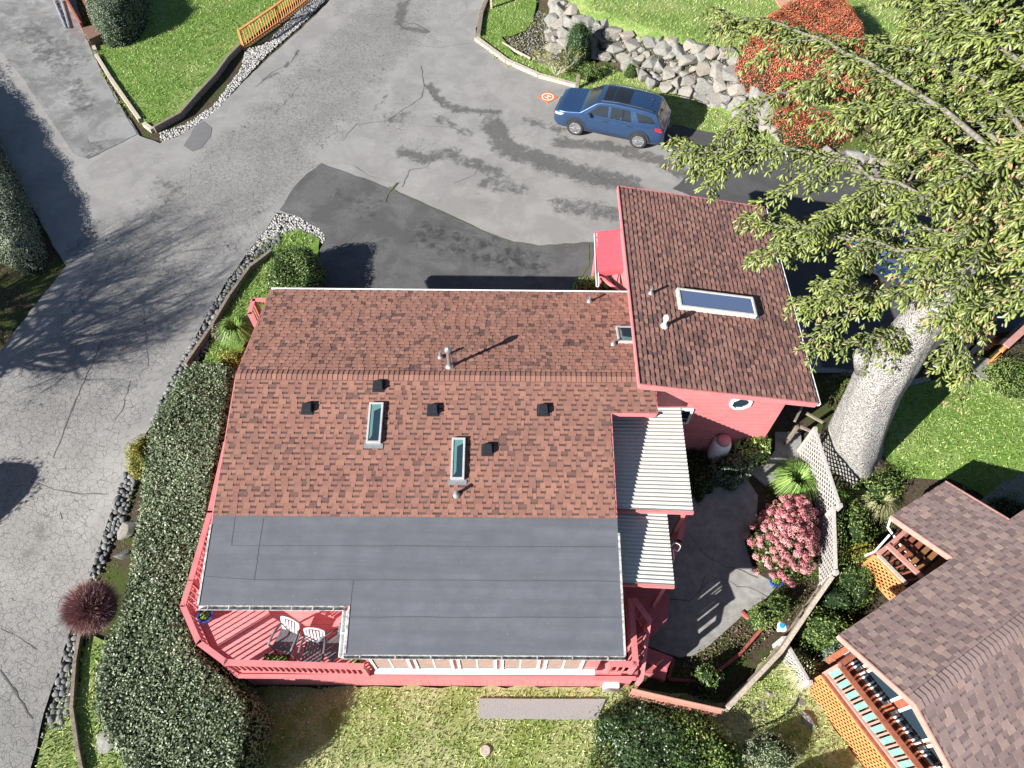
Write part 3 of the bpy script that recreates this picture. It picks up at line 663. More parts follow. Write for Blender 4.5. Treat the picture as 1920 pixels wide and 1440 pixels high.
def vent(pl, px, py, par, sz=.27):
    u, v = pl.px(px, py); mb = MB()
    roof_box(mb, pl, u-sz*.62, v-sz*.5, u+sz*.62, v+sz*.75, .004, .022)
    c = [(u-sz/2, v-sz/2), (u+sz/2, v-sz/2), (u+sz/2, v+sz/2), (u-sz/2, v+sz/2)]
    k = [(u-sz*.4, v-sz*.38), (u+sz*.4, v-sz*.38), (u+sz*.5, v+sz*.5), (u-sz*.5, v+sz*.5)]
    mb.hexa([pl.pt(a, b, .022) for a, b in c], [pl.pt(a, b, .15 if i < 2 else .15) for i, (a, b) in enumerate(k)])
    return mb.build('roof_vent', M_black, par, bevel=.012)
for p in ((577, 765), (710, 723), (812, 768), (1018, 768), (914, 842)): vent(PS, p[0], p[1], house)
def pipe(pl, px, py, h, r, par, mat, cap=None, name='vent_pipe', base=True):
    u, v = pl.px(px, py); q = pl.pt(u, v); mb = MB()
    if base: mb.lathe(q, [(r*2.4, -.02), (r*2.2, .03), (r*1.3, .09), (r*1.05, .12)], 12)
    mb.tube([q-Vector((0, 0, .03)), q+Vector((0, 0, h))], r, 12)
    if cap: mb.lathe(q+Vector((0, 0, h-.02)), [(r*1.2, -.05), (r*cap, 0), (r*cap, .07), (r*cap*.8, .12), (r*.5, .16)], 14)
    return mb.build(name, mat, par, smooth=False)
pipe(PN, 843, 688, .78, .055, house, M_galv, 1.9, 'flue')
pipe(PN, 826, 671, .30, .04, house, M_lead)
pipe(PN, 1105, 566, .26, .04, house, M_lead); pipe(PN, 1150, 646, .2, .04, house, M_lead); pipe(PS, 856, 928, .3, .045, house, M_lead)
# south windows
TW = Plane(hp(nx+.35, SW-.001, 0), HU, (0, 0, 1))
def window(par, plo, u0, u1, z0, z1, out, glass=M_glass, fr=.07, mull=1, blind=True):
    """plo: function(u, z, proud)->point"""
    mb = MB()
    for a, b, c, d in ((u0, z0, u1, z0+fr*1.3), (u0, z1-fr, u1, z1), (u0, z0+fr*1.3, u0+fr, z1-fr), (u1-fr, z0+fr*1.3, u1, z1-fr)):
        mb.hexa([plo(a, b, 0), plo(c, b, 0), plo(c, b, out), plo(a, b, out)], [plo(a, d, 0), plo(c, d, 0), plo(c, d, out), plo(a, d, out)])
    if mull: m = (u0+u1)/2; mb.hexa([plo(m-.02, z0+fr, 0), plo(m+.02, z0+fr, 0), plo(m+.02, z0+fr, out*.7), plo(m-.02, z0+fr, out*.7)], [plo(m-.02, z1-fr, 0), plo(m+.02, z1-fr, 0), plo(m+.02, z1-fr, out*.7), plo(m-.02, z1-fr, out*.7)])
    w_ = mb.build('window', M_white, par)
    mb = MB(); mb.face([plo(u0+fr, z0+fr, .02), plo(u1-fr, z0+fr, .02), plo(u1-fr, z1-fr, .02), plo(u0+fr, z1-fr, .02)]); mb.build('pane', glass, w_)
    if blind:
        mb = MB(); zz = z0+fr+.22; mb.face([plo(u0+fr, zz, .026), plo(u1-fr, zz, .026), plo(u1-fr, z1-fr, .026), plo(u0+fr, z1-fr, .026)]); mb.build('blind', M_blind, w_)
    return w_
so = lambda u, z, d: hp(u, SW-.001-d, z)
for i, (a, b) in enumerate(((692, 772), (774, 853), (855, 935), (937, 1017), (1019, 1099))):
    q0 = P(a, 1240, 1.2); q1 = P(b, 1240, 1.2); f_ = lambda q: (q.x-HC.x)*CY+(q.y-HC.y)*SY
    window(house, so, f_(q0)+.03, f_(q1)-.05, ZDK+.22, 1.98, .05)
mb = MB(); mb.box(hp((nx+uw1)/2+.2, SW-.07, ZDK+.16), (uw1-nx-.5, .14, .05), YAW); mb.build('window_ledge', M_white, house)
# ------------------------------------------------------------------ wing
ZWB, ZWC = 4.1, 3.3
B = P(1200, 720, ZWB); Cc = P(1532, 752, ZWC); A = P(1160, 350, ZWB)
wv = (A-B); wv.z = 0; LN = wv.length; wv.normalize(); wu = Vector((wv.y, -wv.x, 0)); WL = (Cc-B).dot(wu); sl = (ZWB-ZWC)/WL
PW = Plane(B, wv, wu+Vector((0, 0, -sl)))      # u runs north, v runs east and down
def wp_(e, n, z): q = B+wu*e+wv*n; return Vector((q.x, q.y, z))
def wtone(rs, tall): return rs.uniform(.1, .35) if rs.random() < .28 else rs.uniform(.45, 1)
mb = shingles(PW, [[(0, 0), (0, WL), (LN, WL), (LN, 0)]], tones=wtone, exp=.145, tab=(.13, .2), dragon=False, seed=8, tk=2.); slab_under(mb, PW, [(.01, .01), (LN-.01, .01), (LN-.01, WL-.01), (.01, WL-.01)], .15)
mb.build('wing_roof', M_shW, house)
mb = MB(); mb.beam(PW.pt(-.0, -.02, -.06), PW.pt(LN, -.02, -.06), .04, .2); mb.beam(PW.pt(-.02, 0, -.08), PW.pt(-.02, WL, -.08), .04, .2); mb.beam(PW.pt(LN+.02, 0, -.08), PW.pt(LN+.02, WL, -.08), .04, .2)
mb.split('wing_barge_board', M_pink, house)
gutter('gutter', PW.pt(-.02, WL, -.03), PW.pt(LN, WL, -.03), house, .11, -1, M_white, 9)
WI = .22; WE = WL-.72
mb = MB(); mb.hexa([wp_(.25, WI, -.6), wp_(WE, WI, -.6), wp_(WE, LN-.4, -.3), wp_(.25, LN-.4, -.3)], [wp_(.25, WI, ZWB-.25*sl-.13), wp_(WE, WI, ZWB-WE*sl-.13), wp_(WE, LN-.4, ZWB-WE*sl-.13), wp_(.25, LN-.4, ZWB-.25*sl-.13)])
mb.build('wing_wall', M_pinkwall, house)
def wallhit(px, py):   # pixel on the wing's south wall
    c = Vector((0, 0, CAMH)); r = ray(px, py); p0 = wp_(0, WI, 0); t = (p0-c).dot(wv)/r.dot(wv); q = c+r*t; return (q-B).dot(wu), q.z
so2 = lambda u, z, d: wp_(u, WI-.001-d, z)
e0, z0 = wallhit(1389, 755); mb = MB(); ring = lambda s_, d: [so2(e0+s_*cos(pi/8+k*pi/4)*1.0, z0+s_*sin(pi/8+k*pi/4)*1.0, d) for k in range(8)]
o1, o2 = ring(.33, .05), ring(.25, .05); b1, b2 = ring(.33, 0), ring(.25, 0)
for k in range(8):
    j = (k+1) % 8; mb.face([o1[k], o1[j], o2[j], o2[k]]); mb.face([b1[k], b1[j], o1[j], o1[k]]); mb.face([b2[k], b2[j], o2[j], o2[k]])
ow = mb.build('octagonal_window', M_white, house); mb = MB(); mb.face(ring(.25, .015)); mb.build('pane', M_glass, ow)
e1, z1 = wallhit(1299, 767); e2, z2 = wallhit(1290, 792)
window(house, so2, e1-1.1, e1+.02, z2-.02, z1+.03, .05, mull=0, blind=False)
mb = MB(); 
for dz in (.12, .40): mb.box(so2(e1-.5, z2+dz*0+.28, .02), (.98, .05, .035), math.atan2(wu.y, wu.x))
mb.split('window_bar', M_white, house)
skylight(PW, [(1266,546),(1408,563),(1415,598),(1272,581)], h=.17, fr=.07, par=house, shaft=False, glass=(lambda t: (t.col((.10, .14, .25)), t.m)[1])(NT('sky_tinted_dome_glass', .03, 1.0)), fm=simple('pale_wood_skylight_frame', (.55, .54, .48), .6))  # blue base colour of the glass stands in for the reflected sky
pipe(PW, 1220, 551, .28, .04, house, M_lead); pipe(PW, 1245, 612, .36, .05, house, M_white, 1.8)
# red metal canopy over the north door with white gutter
CZ = 2.3; q = [P(1114,437,CZ), P(1175,430,CZ+.1), P(1186,503,CZ+.1), P(1121,511,CZ)]
mb = MB(); up = Vector((0, 0, .03)); mb.hexa([p-up for p in (q[3], q[2], q[1], q[0])], [p+up*.3 for p in (q[3], q[2], q[1], q[0])])
for k in range(8):
    t = k/7; a = q[0].lerp(q[3], t); b = q[1].lerp(q[2], t); mb.beam(a+up, b+up, .035, .035)
mb.beam(q[3]+Vector((0,0,-.1)), q[2]+Vector((0,0,-.1)), .05, .16)
cn = mb.build('red_metal_canopy', M_redmetal, house)
gutter('canopy_gutter', q[0]+Vector((0,.0,.02)), P(1118,535,CZ), cn, .1, 1)
mb = MB(); 
for p in (q[3]+Vector((.15,.2,0)), q[0]+Vector((.15,-.15,0))): mb.box((p.x, p.y, CZ/2-.05), (.09, .09, CZ-.1))
mb.beam(q[3]+Vector((.1,-.15,-.1)), q[3]+Vector((1.2,-1.0,-.3)), .07, .09); mb.beam(q[3]+Vector((.15,.2,-.15)), q[3]+Vector((1.0,-.5,-.9)), .06, .08)
mb.split('canopy_post', M_pink, cn)
# corrugated porch roofs
def corrugated(name, qw, n, amp=.018, lab=None):
    NW, NE, SE, SW_ = qw; mb = MB(); per = 8; N = n*per; V = []
    for i in range(N+1):
        t = i/N; z = amp*math.cos(2*pi*i/per); a = NW.lerp(SW_, t); b = NE.lerp(SE, t)
        V += [a+Vector((0,0,z)), b+Vector((0,0,z)), a+Vector((0,0,z-.006)), b+Vector((0,0,z-.006))]
    Fs = []
    for i in range(N): k = 4*i; Fs += [(k, k+1, k+5, k+4), (k+2, k+6, k+7, k+3), (k+1, k+3, k+7, k+5)]
    mb.mesh(V, Fs); return mb.build(name, M_corr, house, smooth=False)
corrugated('corrugated_porch_roof', [P(1140,764,2.72), P(1276,765,2.58), P(1300,959,2.58), P(1146,953,2.68)], 27)
corrugated('corrugated_porch_roof', [P(1150,952,2.36), P(1250,957,2.26), P(1265,1098,2.26), P(1158,1092,2.32)], 19)
mb = MB()
for a, b, z in (((1153,958),(1300,962),2.5), ((1158,1096),(1264,1101),2.2), ((1147,780),(1225,780),2.75)): mb.beam(P(*a, z), P(*b, z), .06, .12)
for px_, py_, z in ((1290,962,2.4), (1256,1096,2.1), (1170,1098,2.1)): q = P(px_, py_, z); mb.box((q.x-.05, q.y+.1, (z-.6)/2), (.1, .1, z+.5))
mb.split('porch_beam', M_pink, house)

# ------------------------------------------------------------------ decks and railings
deck = empty('wooden_deck', hp(1.5, -6, 0), 'pink painted wooden deck with baluster railing wrapping the house corner', 'deck')
EDGE = [(433,820),(401,965),(366,1088),(352,1137),(382,1209),(447,1268),(1192,1272)]      # floor edge at z=.1
E3 = [P(x, y, ZDK) for x, y in EDGE]
mb = MB(); inn = [hp(10.6, -4.6, ZDK), hp(.3, -4.6, ZDK), hp(.3, -1.5, ZDK)]
loop = E3+inn
mb.hexa([p-Vector((0,0,.05)) for p in loop], loop); mb.build('deck_floor', M_pinkdeck, deck)
mb = MB()
for a, b in zip(E3, E3[1:]):
    d = (b-a).normalized(); n = Vector((0,0,1)).cross(d); a2, b2 = a+n*.06, b+n*.06
    la, lb = g(a.x, a.y)-.05, g(b.x, b.y)-.05
    mb.hexa([Vector((a2.x,a2.y,la)), Vector((b2.x,b2.y,lb)), Vector((b2.x-n.x*-.03,b2.y+n.y*.03,lb)), Vector((a2.x+n.x*.03,a2.y+n.y*.03,la))], [Vector((a2.x,a2.y,ZDK-.055)), Vector((b2.x,b2.y,ZDK-.055)), Vector((b2.x+n.x*.03,b2.y+n.y*.03,ZDK-.055)), Vector((a2.x+n.x*.03,a2.y+n.y*.03,ZDK-.055))])
mb.build('skirting', M_pinkskirt, deck)
mb = MB()
for a, b in zip(E3, E3[1:]): mb.beam(a-Vector((0,0,.0)), b-Vector((0,0,.0)), .10, .075)
for t in (.12, .3, .42, .56, .7, .82):
    q = E3[5].lerp(E3[6], t); mb.box(q-Vector((0,-.025,.4)), (.28, .06, .04))
mb.split('fascia', M_pink, deck)
def railing(par, pts, z0, z1, gap=.14, capw=.15, posts=True, slope=None, name='railing', mat=None, offs=0):
    mat = mat or M_pink
    if len(pts) > 2:
        for i in range(len(pts)-1): r_ = railing(par, pts[i:i+2], z0, z1, gap, capw, posts, slope, name, mat, i)
        return r_
    mb = MB()
    for a, b in zip(pts, pts[1:]):
        A1, B1 = Vector((a.x, a.y, a.z+z1)), Vector((b.x, b.y, b.z+z1)); d = (B1-A1).normalized()
        mb.beam(A1-d*capw*.2, B1+d*capw*.2, capw, .04)
        mb.beam(A1-Vector((0,0,.05)), B1-Vector((0,0,.05)), .04, .08); lb = MB(); lb.beam(Vector((a.x,a.y,a.z+z0+.05)), Vector((b.x,b.y,b.z+z0+.05)), .045, .08)
    r_ = mb.build(name, mat, par); lb.build('bottom_rail', mat, r_)
    for a, b in zip(pts, pts[1:]):
        L = (b-a).length; n = max(1, int(L/gap))
        for k in range(n):
            q = a.lerp(b, (k+.5)/n); m2 = MB(); m2.box((q.x, q.y, q.z+(z0+.05+z1-.05)/2), (.036, .036, z1-z0-.1), math.atan2(b.y-a.y, b.x-a.x)); m2.build('baluster', mat, r_)
    if posts:
        for q in (pts if offs == 0 else pts[1:]): m2 = MB(); m2.box((q.x, q.y, q.z+(z0+z1)/2-.03), (.09, .09, z1-z0+.02), math.atan2(pts[1].y-pts[0].y, pts[1].x-pts[0].x)); m2.build('post', mat, r_)
    return r_
CAP = [(424,830),(394,960),(358,1087),(343,1136),(373,1205),(423,1242),(680,1250)]
C3 = [P(x, y, ZDK+.95)-Vector((0,0,.95)) for x, y in CAP]
railing(deck, C3, 0, .95)
railing(deck, [P(1145,1244,ZDK+.95)-Vector((0,0,.95)), P(1192,1246,ZDK+.95)-Vector((0,0,.95)), P(1183,1124,ZDK+.95)-Vector((0,0,.95))], 0, .95, .13)
# side porch with steps to the patio
porch = empty('side_porch', P(1200, 1150, 0), 'pink side porch with shade painted into its boards and steps down to the concrete patio', 'porch')
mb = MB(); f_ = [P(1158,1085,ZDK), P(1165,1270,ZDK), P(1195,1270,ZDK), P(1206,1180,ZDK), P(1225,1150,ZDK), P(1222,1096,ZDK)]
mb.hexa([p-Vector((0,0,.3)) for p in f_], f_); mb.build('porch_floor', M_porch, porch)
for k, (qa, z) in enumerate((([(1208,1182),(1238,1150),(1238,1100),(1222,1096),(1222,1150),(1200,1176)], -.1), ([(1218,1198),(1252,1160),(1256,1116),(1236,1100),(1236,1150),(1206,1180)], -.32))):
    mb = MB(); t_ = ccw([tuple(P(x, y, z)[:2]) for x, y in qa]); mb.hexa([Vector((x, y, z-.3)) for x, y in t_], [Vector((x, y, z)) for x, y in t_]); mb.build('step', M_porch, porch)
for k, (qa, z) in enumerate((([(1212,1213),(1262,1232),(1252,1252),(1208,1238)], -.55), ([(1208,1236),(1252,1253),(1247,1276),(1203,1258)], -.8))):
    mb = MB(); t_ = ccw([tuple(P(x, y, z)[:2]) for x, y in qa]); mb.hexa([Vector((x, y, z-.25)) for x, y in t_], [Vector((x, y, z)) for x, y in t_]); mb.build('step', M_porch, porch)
dn = Vector((0, 0, -.9))
railing(porch, [P(1190,1124,ZDK+.9)+dn, P(1218,1163,ZDK+.9)+dn], 0, .9, .16, posts=True)
railing(porch, [P(1218,1163,ZDK+.8)+dn, P(1204,1270,-.1+.6)+dn], 0, .9, .2, capw=.09)
railing(porch, [P(1284,965,ZDK+.9)+dn, P(1274,1015,ZDK+.9)+dn, P(1262,1040,ZDK+.9)+dn], 0, .9, .14)

nwr = empty('landing_railing', P(480, 590, .2), 'small pink railing around the landing at the upper left corner of the house', 'railing')
railing(nwr, [P(497,562,1.05)-Vector((0,0,.95)), P(475,562,1.05)-Vector((0,0,.95)), P(468,588,1.05)-Vector((0,0,.95)), P(480,612,1.05)-Vector((0,0,.95))], 0, .95, .14)
def litter(name, pl, regions, n, l, cols, label):
    V = []; rg = np.random.default_rng(n); R_ = []
    for (u0, u1, v0, v1) in regions:
        for k in range(n):
            u, v = random.uniform(u0, u1), random.uniform(v0, v1); a = random.uniform(0, 6.28); q = random.uniform(.3, 1)*l; p = pl.pt(u, v, .026); e1 = (pl.u.normalized()*cos(a)+pl.v.normalized()*sin(a))*q; e2 = (pl.u.normalized()*-sin(a)+pl.v.normalized()*cos(a))*q*.3
            V += [(p-e1)[:], (p-e2)[:], (p+e1)[:], (p+e2)[:]]; R_.append(random.random())
    o = fastmesh(name, V, 4, leafmat(name, cols, .9, .1), R_); tag(o, label, 'debris', kind='stuff')
BR = [(0, (.06, .03, .02)), (.7, (.22, .12, .06)), (1, (.40, .28, .16))]
wu_ = [PW.px(1340, 590), PW.px(1420, 620)]
litter('fallen_needles', PW, [(min(wu_[0][0], wu_[1][0]), max(wu_[0][0], wu_[1][0]), min(wu_[0][1], wu_[1][1]), max(wu_[0][1], wu_[1][1])), (0, LN, WL-.5, WL-.02), (LN*.3, LN*.9, WL*.3, WL-.2)], 170, .035, BR, 'brown needles and twigs fallen from the spruce onto the wing roof')
litter('leaf_debris', PN, [(.2, 11, AE-.5, AE-.05), (.2, 11, .3, AE)], 160, .022, BR, 'small leaf debris lying on the north roof slope')
litter('pale_specks', PF, [(.2, 10, .1, 2.0), (3.9, 10, 2.0, 3.1)], 90, .012, [(0, (.3, .3, .28)), (1, (.7, .7, .66))], 'pale specks of lichen and grit on the grey rolled roof')
# ------------------------------------------------------------------ stones
def stonemat(name, lo, hi, warm, sc=7):
    t = NT(name, .9, .2); r = t.attr('rnd'); n = t.noise(sc, 8, .7); n2 = t.noise(sc*6, 3)
    c = t.ramp(n, [(.3, lo), (.7, hi)]); c = t.mix(t.math('MULTIPLY', t.mr(r, .4, 1), .5), c, warm); c = t.mix(t.mr(n2, .55, .75, 0, .4), c, mul(lo, .5))
    c = t.mix(t.mr(t.noise(sc*.5, 4), .6, .7, 0, .35), c, (.13, .13, .06)); t.col(c); t.bump(n, .6, .03); return t.m
M_rock = stonemat('grey_boulder', (.14, .137, .125), (.29, .282, .258), (.32, .255, .19), 5)
M_cob = stonemat('river_cobble', (.09, .095, .10), (.22, .22, .22), (.30, .29, .27), 12)
def hullmesh(n=16, seed=0, sub=False, flat=.8):
    rs = random.Random(seed); bm = bmesh.new()
    for k in range(n):
        while True:
            p = Vector((rs.gauss(0, 1), rs.gauss(0, 1), rs.gauss(0, 1)))
            if p.length > .1: break
        p = p.normalized()*rs.uniform(.85, 1.05); p.z *= flat; bm.verts.new(p)
    r = bmesh.ops.convex_hull(bm, input=bm.verts); 
    for v in [v for v in bm.verts if not v.link_faces]: bm.verts.remove(v)
    bmesh.ops.bevel(bm, geom=list(bm.edges), offset=.045, segments=1, affect='EDGES', clamp_overlap=True)
    bmesh.ops.triangulate(bm, faces=bm.faces)
    me = bpy.data.meshes.new('boulder'); bm.to_mesh(me); bm.free()
    at = me.attributes.new('rnd', 'FLOAT', 'FACE'); at.data.foreach_set('value', [rs.random()]*len(me.polygons)); me.materials.append(M_rock)
    return me
ROCKS = [hullmesh(random.Random(i).choice((12, 16, 20)), i, flat=random.Random(i+50).uniform(.65, .95)) for i in range(14)]
def mesh_obj(name, me, loc, rot=(0,0,0), sc=(1,1,1), label=None, cat=None, group=None):
    o = bpy.data.objects.new(name, me); COL.objects.link(o); o.location = loc; o.rotation_euler = rot; o.scale = sc; return tag(o, label, cat, group)
WALLP = [(1030,62),(1040,5),(1068,5),(1085,45),(1150,64),(1240,78),(1340,94),(1400,110),(1400,165),(1330,200),(1235,165),(1205,152),(1170,118),(1120,110),(1090,100),(1060,100),(1035,95)]
WALLP2 = [(1330,105),(1420,150),(1470,235),(1560,280),(1640,300),(1700,330),(1660,340),(1540,300),(1470,262),(1400,235),(1345,190),(1300,180)]
wp1, wp2 = wpoly(WALLP), wpoly(WALLP2); placed = []
def bpack(poly, tries, rmin, rmax, gap=.5):
    out = []
    for k in range(tries):
        r = rmax-(rmax-rmin)*min(1, k/tries*1.25); (x, y), = sample_poly(poly, 1)
        if all(math.hypot(x-a, y-b) > (r+c)*gap for a, b, c in placed): placed.append((x, y, r)); out.append((x, y, r))
    return out
words = ['angular', 'rounded', 'flat-faced', 'pale', 'mossy', 'brownish', 'dark-sided', 'cracked']
def px_of(x, y, z):
    q = Vector((x, y, z-CAMH)); d = q.dot(_f); return 960+F_PX*q.dot(_R)/d, 720-F_PX*q.dot(_U)/d
bl = bpack(wp1, 5000, .17, .52)+bpack(wp2, 2500, .22, .62); bl = bl[:230]+bpack(wp1, 1500, .09, .15, .75)[:50]
for i, (x, y, r) in enumerate(bl[:290]):
    z = g(x, y)
    o = mesh_obj('boulder', ROCKS[i % 14], (x, y, z+.06*r), (random.uniform(-.5, .5), random.uniform(-.4, .4), random.uniform(0, 6.3)), (r*1.12, r*random.uniform(.85, 1.1), r*random.uniform(.8, 1)),
        'grey boulder packed among its neighbours in the dry stone retaining bank', 'boulder', 'boulders of the retaining bank above the blue car')
def lone(px, py, s, lab, z=None):
    q = G(px, py); return mesh_obj('boulder', ROCKS[(px*7+py) % 14], (q.x, q.y, q.z+.1*s[2]), (.1, .1, px), s, lab, 'boulder')
lone(1132, 45+5, (.72,.38,.42), 'pale flat boulder beside the round green shrub at the top of the rock bank'); lone(199, 1388, (.36,.42,.22), 'big grey boulder at the roadside foot of the long hedge'); lone(1480, 245, (.8,.7,.6), 'largest whitish boulder under the spruce branches, near the red berries')
lone(1630, 350+380, (.3,.16,.2), 'thin stone edging beside the huge trunk'); lone(236, 990, (.34,.5,.14), 'pale flat rock between the cobbles and the long hedge'); lone(228, 1040, (.22,.3,.12), 'smaller pale rock just below the flat rock beside the hedge'); lone(1598, 1258-140, (.18,.2,.15), 'small pale stone in the weeds between lattice fence and brown roof')
for i, (x, y, s, lab) in enumerate(((1441,1300,.16,'white stone, uppermost of the little group by the black hose'), (1455,1303,.13,'white stone right of its twin beside the black hose'), (1428,1316,.14,'white stone left in the little group by the hose'), (1431,1330,.15,'white stone lowest in the little group by the hose'), (1380,1316,.13,'lone pale stone beside the end of the white fence cap'), (1428,1265,.14,'pale upright stone just right of the timber fence cap'), (1502,1316,.19,'orange-brown stone beside the orange lattice skirt'), (1396,1346,.13,'pale stone among weeds below the curved hose'), (1516,1352,.32,'dark stone in the shade near the orange lattice'), (665,1326,.12,'small white stone lying in the back lawn'), (282,163,.18,'pale stone in the lawn near the road corner'), (266,102,.16,'small rock in the middle of the upper left lawn'))): lone(x, y, (s, s*.8, s*.7), lab)
# stump
q = G(910, 1408); mb = MB(); mb.lathe(q, [(.17, -.1), (.15, .04), (.13, .10), (.12, .10)], 14); o = mb.build('tree_stump', M_timberw); tag(o, 'small sawn grey stump in the back lawn', 'stump')
# cobbles along the road
def ico_template():
    bm = bmesh.new(); bmesh.ops.create_icosphere(bm, subdivisions=2, radius=1); V = np.array([v.co[:] for v in bm.verts]); Fs = [tuple(v.index for v in f.verts) for f in bm.faces]; bm.free(); return V, Fs
IV, IF = ico_template()
bm = bmesh.new(); bmesh.ops.create_icosphere(bm, subdivisions=1, radius=1); IV1 = np.array([v.co[:] for v in bm.verts]); IF1 = [tuple(v.index for v in f.verts) for f in bm.faces]; bm.free()
COBM = []
for i in range(8):
    rs = np.random.default_rng(i); V = IV*(1+.12*np.sin(IV[:, [1, 2, 0]]*rs.uniform(1.5, 3)+rs.uniform(0, 6, 3))); V[:, 2] *= .62; me = bpy.data.meshes.new('cobble'); me.from_pydata(V.tolist(), [], IF); me.materials.append(M_cob)
    me.polygons.foreach_set('use_smooth', [True]*len(IF)); at = me.attributes.new('rnd', 'FLOAT', 'FACE'); at.data.foreach_set('value', [rs.random()]*len(IF)); COBM.append(me)
COBP = [[(478,492),(508,470),(530,452),(520,440),(486,470)], [(378,622),(398,640),(350,712),(328,740),(300,800),(286,795),(312,730),(345,672)], [(395,580),(420,548),(455,500),(474,485),(486,492),(446,548),(420,584),(400,622),(380,615)],
        [(236,885),(262,870),(240,960),(214,1010),(188,1075),(172,1070),(200,990),(216,940)], [(128,1200),(155,1180),(142,1250),(128,1330),(112,1370),(94,1360),(104,1290),(118,1240)]]
cnt = 0
for pp in COBP:
    wp = wpoly(pp); loc = []
    A = abs(sum(wp[i-1][0]*wp[i][1]-wp[i][0]*wp[i-1][1] for i in range(len(wp))))/2
    for k in range(int(A*900)):
        (x, y), = sample_poly(wp, 1); r = random.uniform(.055, .12)
        if all(math.hypot(x-a, y-b) > (r+c)*.8 for a, b, c in loc) and cnt < 290:
            loc.append((x, y, r)); cnt += 1
            mesh_obj('cobble', COBM[cnt % 8], (x, y, g(x, y)+.02), (0, 0, random.uniform(0, 6.3)), (r*1.15, r*.9, r), 'dark rounded cobble in the stone border between road and timber edging', 'cobble', 'cobbles bordering the road')
def gravel(name, pxs, dens, r0, r1, mat, lab):
    V = []; rn = []
    for pp in pxs:
        wp = wpoly(pp); A = abs(sum(wp[i-1][0]*wp[i][1]-wp[i][0]*wp[i-1][1] for i in range(len(wp))))/2
        for (x, y) in sample_poly(wp, int(A*dens)):
            r = random.uniform(r0, r1); a = random.uniform(0, 6.28); R = np.array([[cos(a), -sin(a), 0], [sin(a), cos(a), 0], [0, 0, 1]])
            v = IV1*(1+RNG.uniform(-.3, .3, (12, 1)))*[1.2*r, r*.9, r*.7]; V.append(v@R.T+[x, y, g(x, y)+r*.2-.02]); rn.append(random.random())
    o = fastsolid(name, np.concatenate(V), IF1, len(V), mat, rn, smooth=False); tag(o, lab, 'gravel', kind='stuff')
M_gravel = (lambda t: (t.col(t.ramp(t.attr('rnd'), [(0, (.20, .19, .18)), (.4, (.31, .30, .285)), (1, (.46, .45, .43))])), t.m)[1])(NT('white_gravel', .85, .2))
M_gravd = (lambda t: (t.col(t.ramp(t.attr('rnd'), [(0, (.05, .05, .05)), (.5, (.14, .135, .13)), (1, (.33, .32, .30))])), t.m)[1])(NT('dark_gravel', .85, .2))
gravel('white_gravel', [[(520,402),(560,406),(604,428),(620,450),(560,470),(510,455),(480,480),(462,478),(500,430)], [(458,150),(500,104),(560,52),(612,0),(600,-20),(552,30),(495,85),(462,92),(452,130),(400,200),(345,235),(300,250),(305,268),(346,250),(402,213)], [(112,1300),(140,1300),(138,1360),(118,1380),(108,1350)]], 330, .022, .06, M_gravel, 'pale crushed gravel in the beds along the road edge')
gravel('mossy_gravel', [[(470,478),(500,440),(520,400),(512,398),(490,430),(440,498),(384,586),(330,690),(280,800),(262,850),(275,850),(330,740),(400,620)], [(262,842),(236,890),(170,1072),(100,1288),(76,1385),(100,1385),(125,1290),(150,1180),(192,1075),(240,950),(270,870)], [(945,70),(985,60),(1010,20),(1040,30),(1035,90),(1060,115),(1000,115),(965,100)], WALLP, WALLP2], 150, .02, .05, M_gravd, 'dark mossy pebbles at the foot of the stone borders')
gravel('bark_litter', [[(1440,870),(1500,820),(1540,900),(1540,1060),(1480,1100)], [(1280,1230),(1440,1125),(1460,1180),(1380,1240),(1290,1290)], [(1560,1180),(1610,1240),(1560,1270),(1500,1210)]], 130, .012, .035, M_bark_old, 'bark chips and litter on the beds around the patio')

# ------------------------------------------------------------------ timber edging
def timbers(name, runs, wd, ht, mat, lab, cat='edging', joint=1.9, off=0.):
    e = None
    for pts in runs:
        q = [G(*p) for p in pts]
        if e is None: e = empty(name, q[0], lab, cat)
        for a, b in zip(q, q[1:]):
            n = max(1, round((b-a).length/joint))
            for k in range(n):
                s, t = a.lerp(b, k/n), a.lerp(b, (k+1)/n); d = (t-s).normalized()*.006; s.z = g(s.x, s.y)+ht/2-.04+off; t.z = g(t.x, t.y)+ht/2-.04+off+random.uniform(-.01, .01)
                mb = MB(); mb.beam(s+d, t-d, wd*random.uniform(.95, 1.05), ht); mb.build('timber', mat, e, bevel=.006)
    return e
timbers('timber_edging', [[(172,76),(182,100)], [(183,108),(210,152),(240,195),(265,230)]], .16, .22, M_timberw, 'old timber edging between the side driveway and the upper left lawn')
timbers('timber_edging', [[(272,236),(288,248)]], .18, .2, M_timberw, 'short loose timber block at the lower tip of the upper left lawn')
timbers('timber_edging', [[(292,248),(340,222),(375,182),(405,150),(430,115),(453,92)]], .13, .3, M_timber, 'dark curved timber edging between the lawn and the white gravel by the road')
timbers('timber_kerb', [[(893,76),(950,118),(962,123)], [(962,123),(1010,145),(1080,164)]], .22, .2, M_timberw, 'pale timber kerb around the corner bed by the landing pad')
timbers('timber_edging', [[(942,82),(968,98),(995,112)]], .08, .12, M_timberw, 'thin white board lying in the corner bed')
timbers('timber_edging', [[(915,0),(903,30),(897,72)]], .2, .25, M_timber, 'dark timber kerb beside the wooden post at the top')
timbers('timber_edging', [[(512,478),(472,508),(435,560),(395,628),(352,690)]], .12, .3, M_timber, 'dark timber edging holding the grass bank beside the upper cobbles')
timbers('timber_edging', [[(157,1180),(146,1240),(140,1330),(150,1400),(160,1450)]], .10, .22, M_timber, 'weathered timber edging beside the lower cobbles and the red-brown shrub')
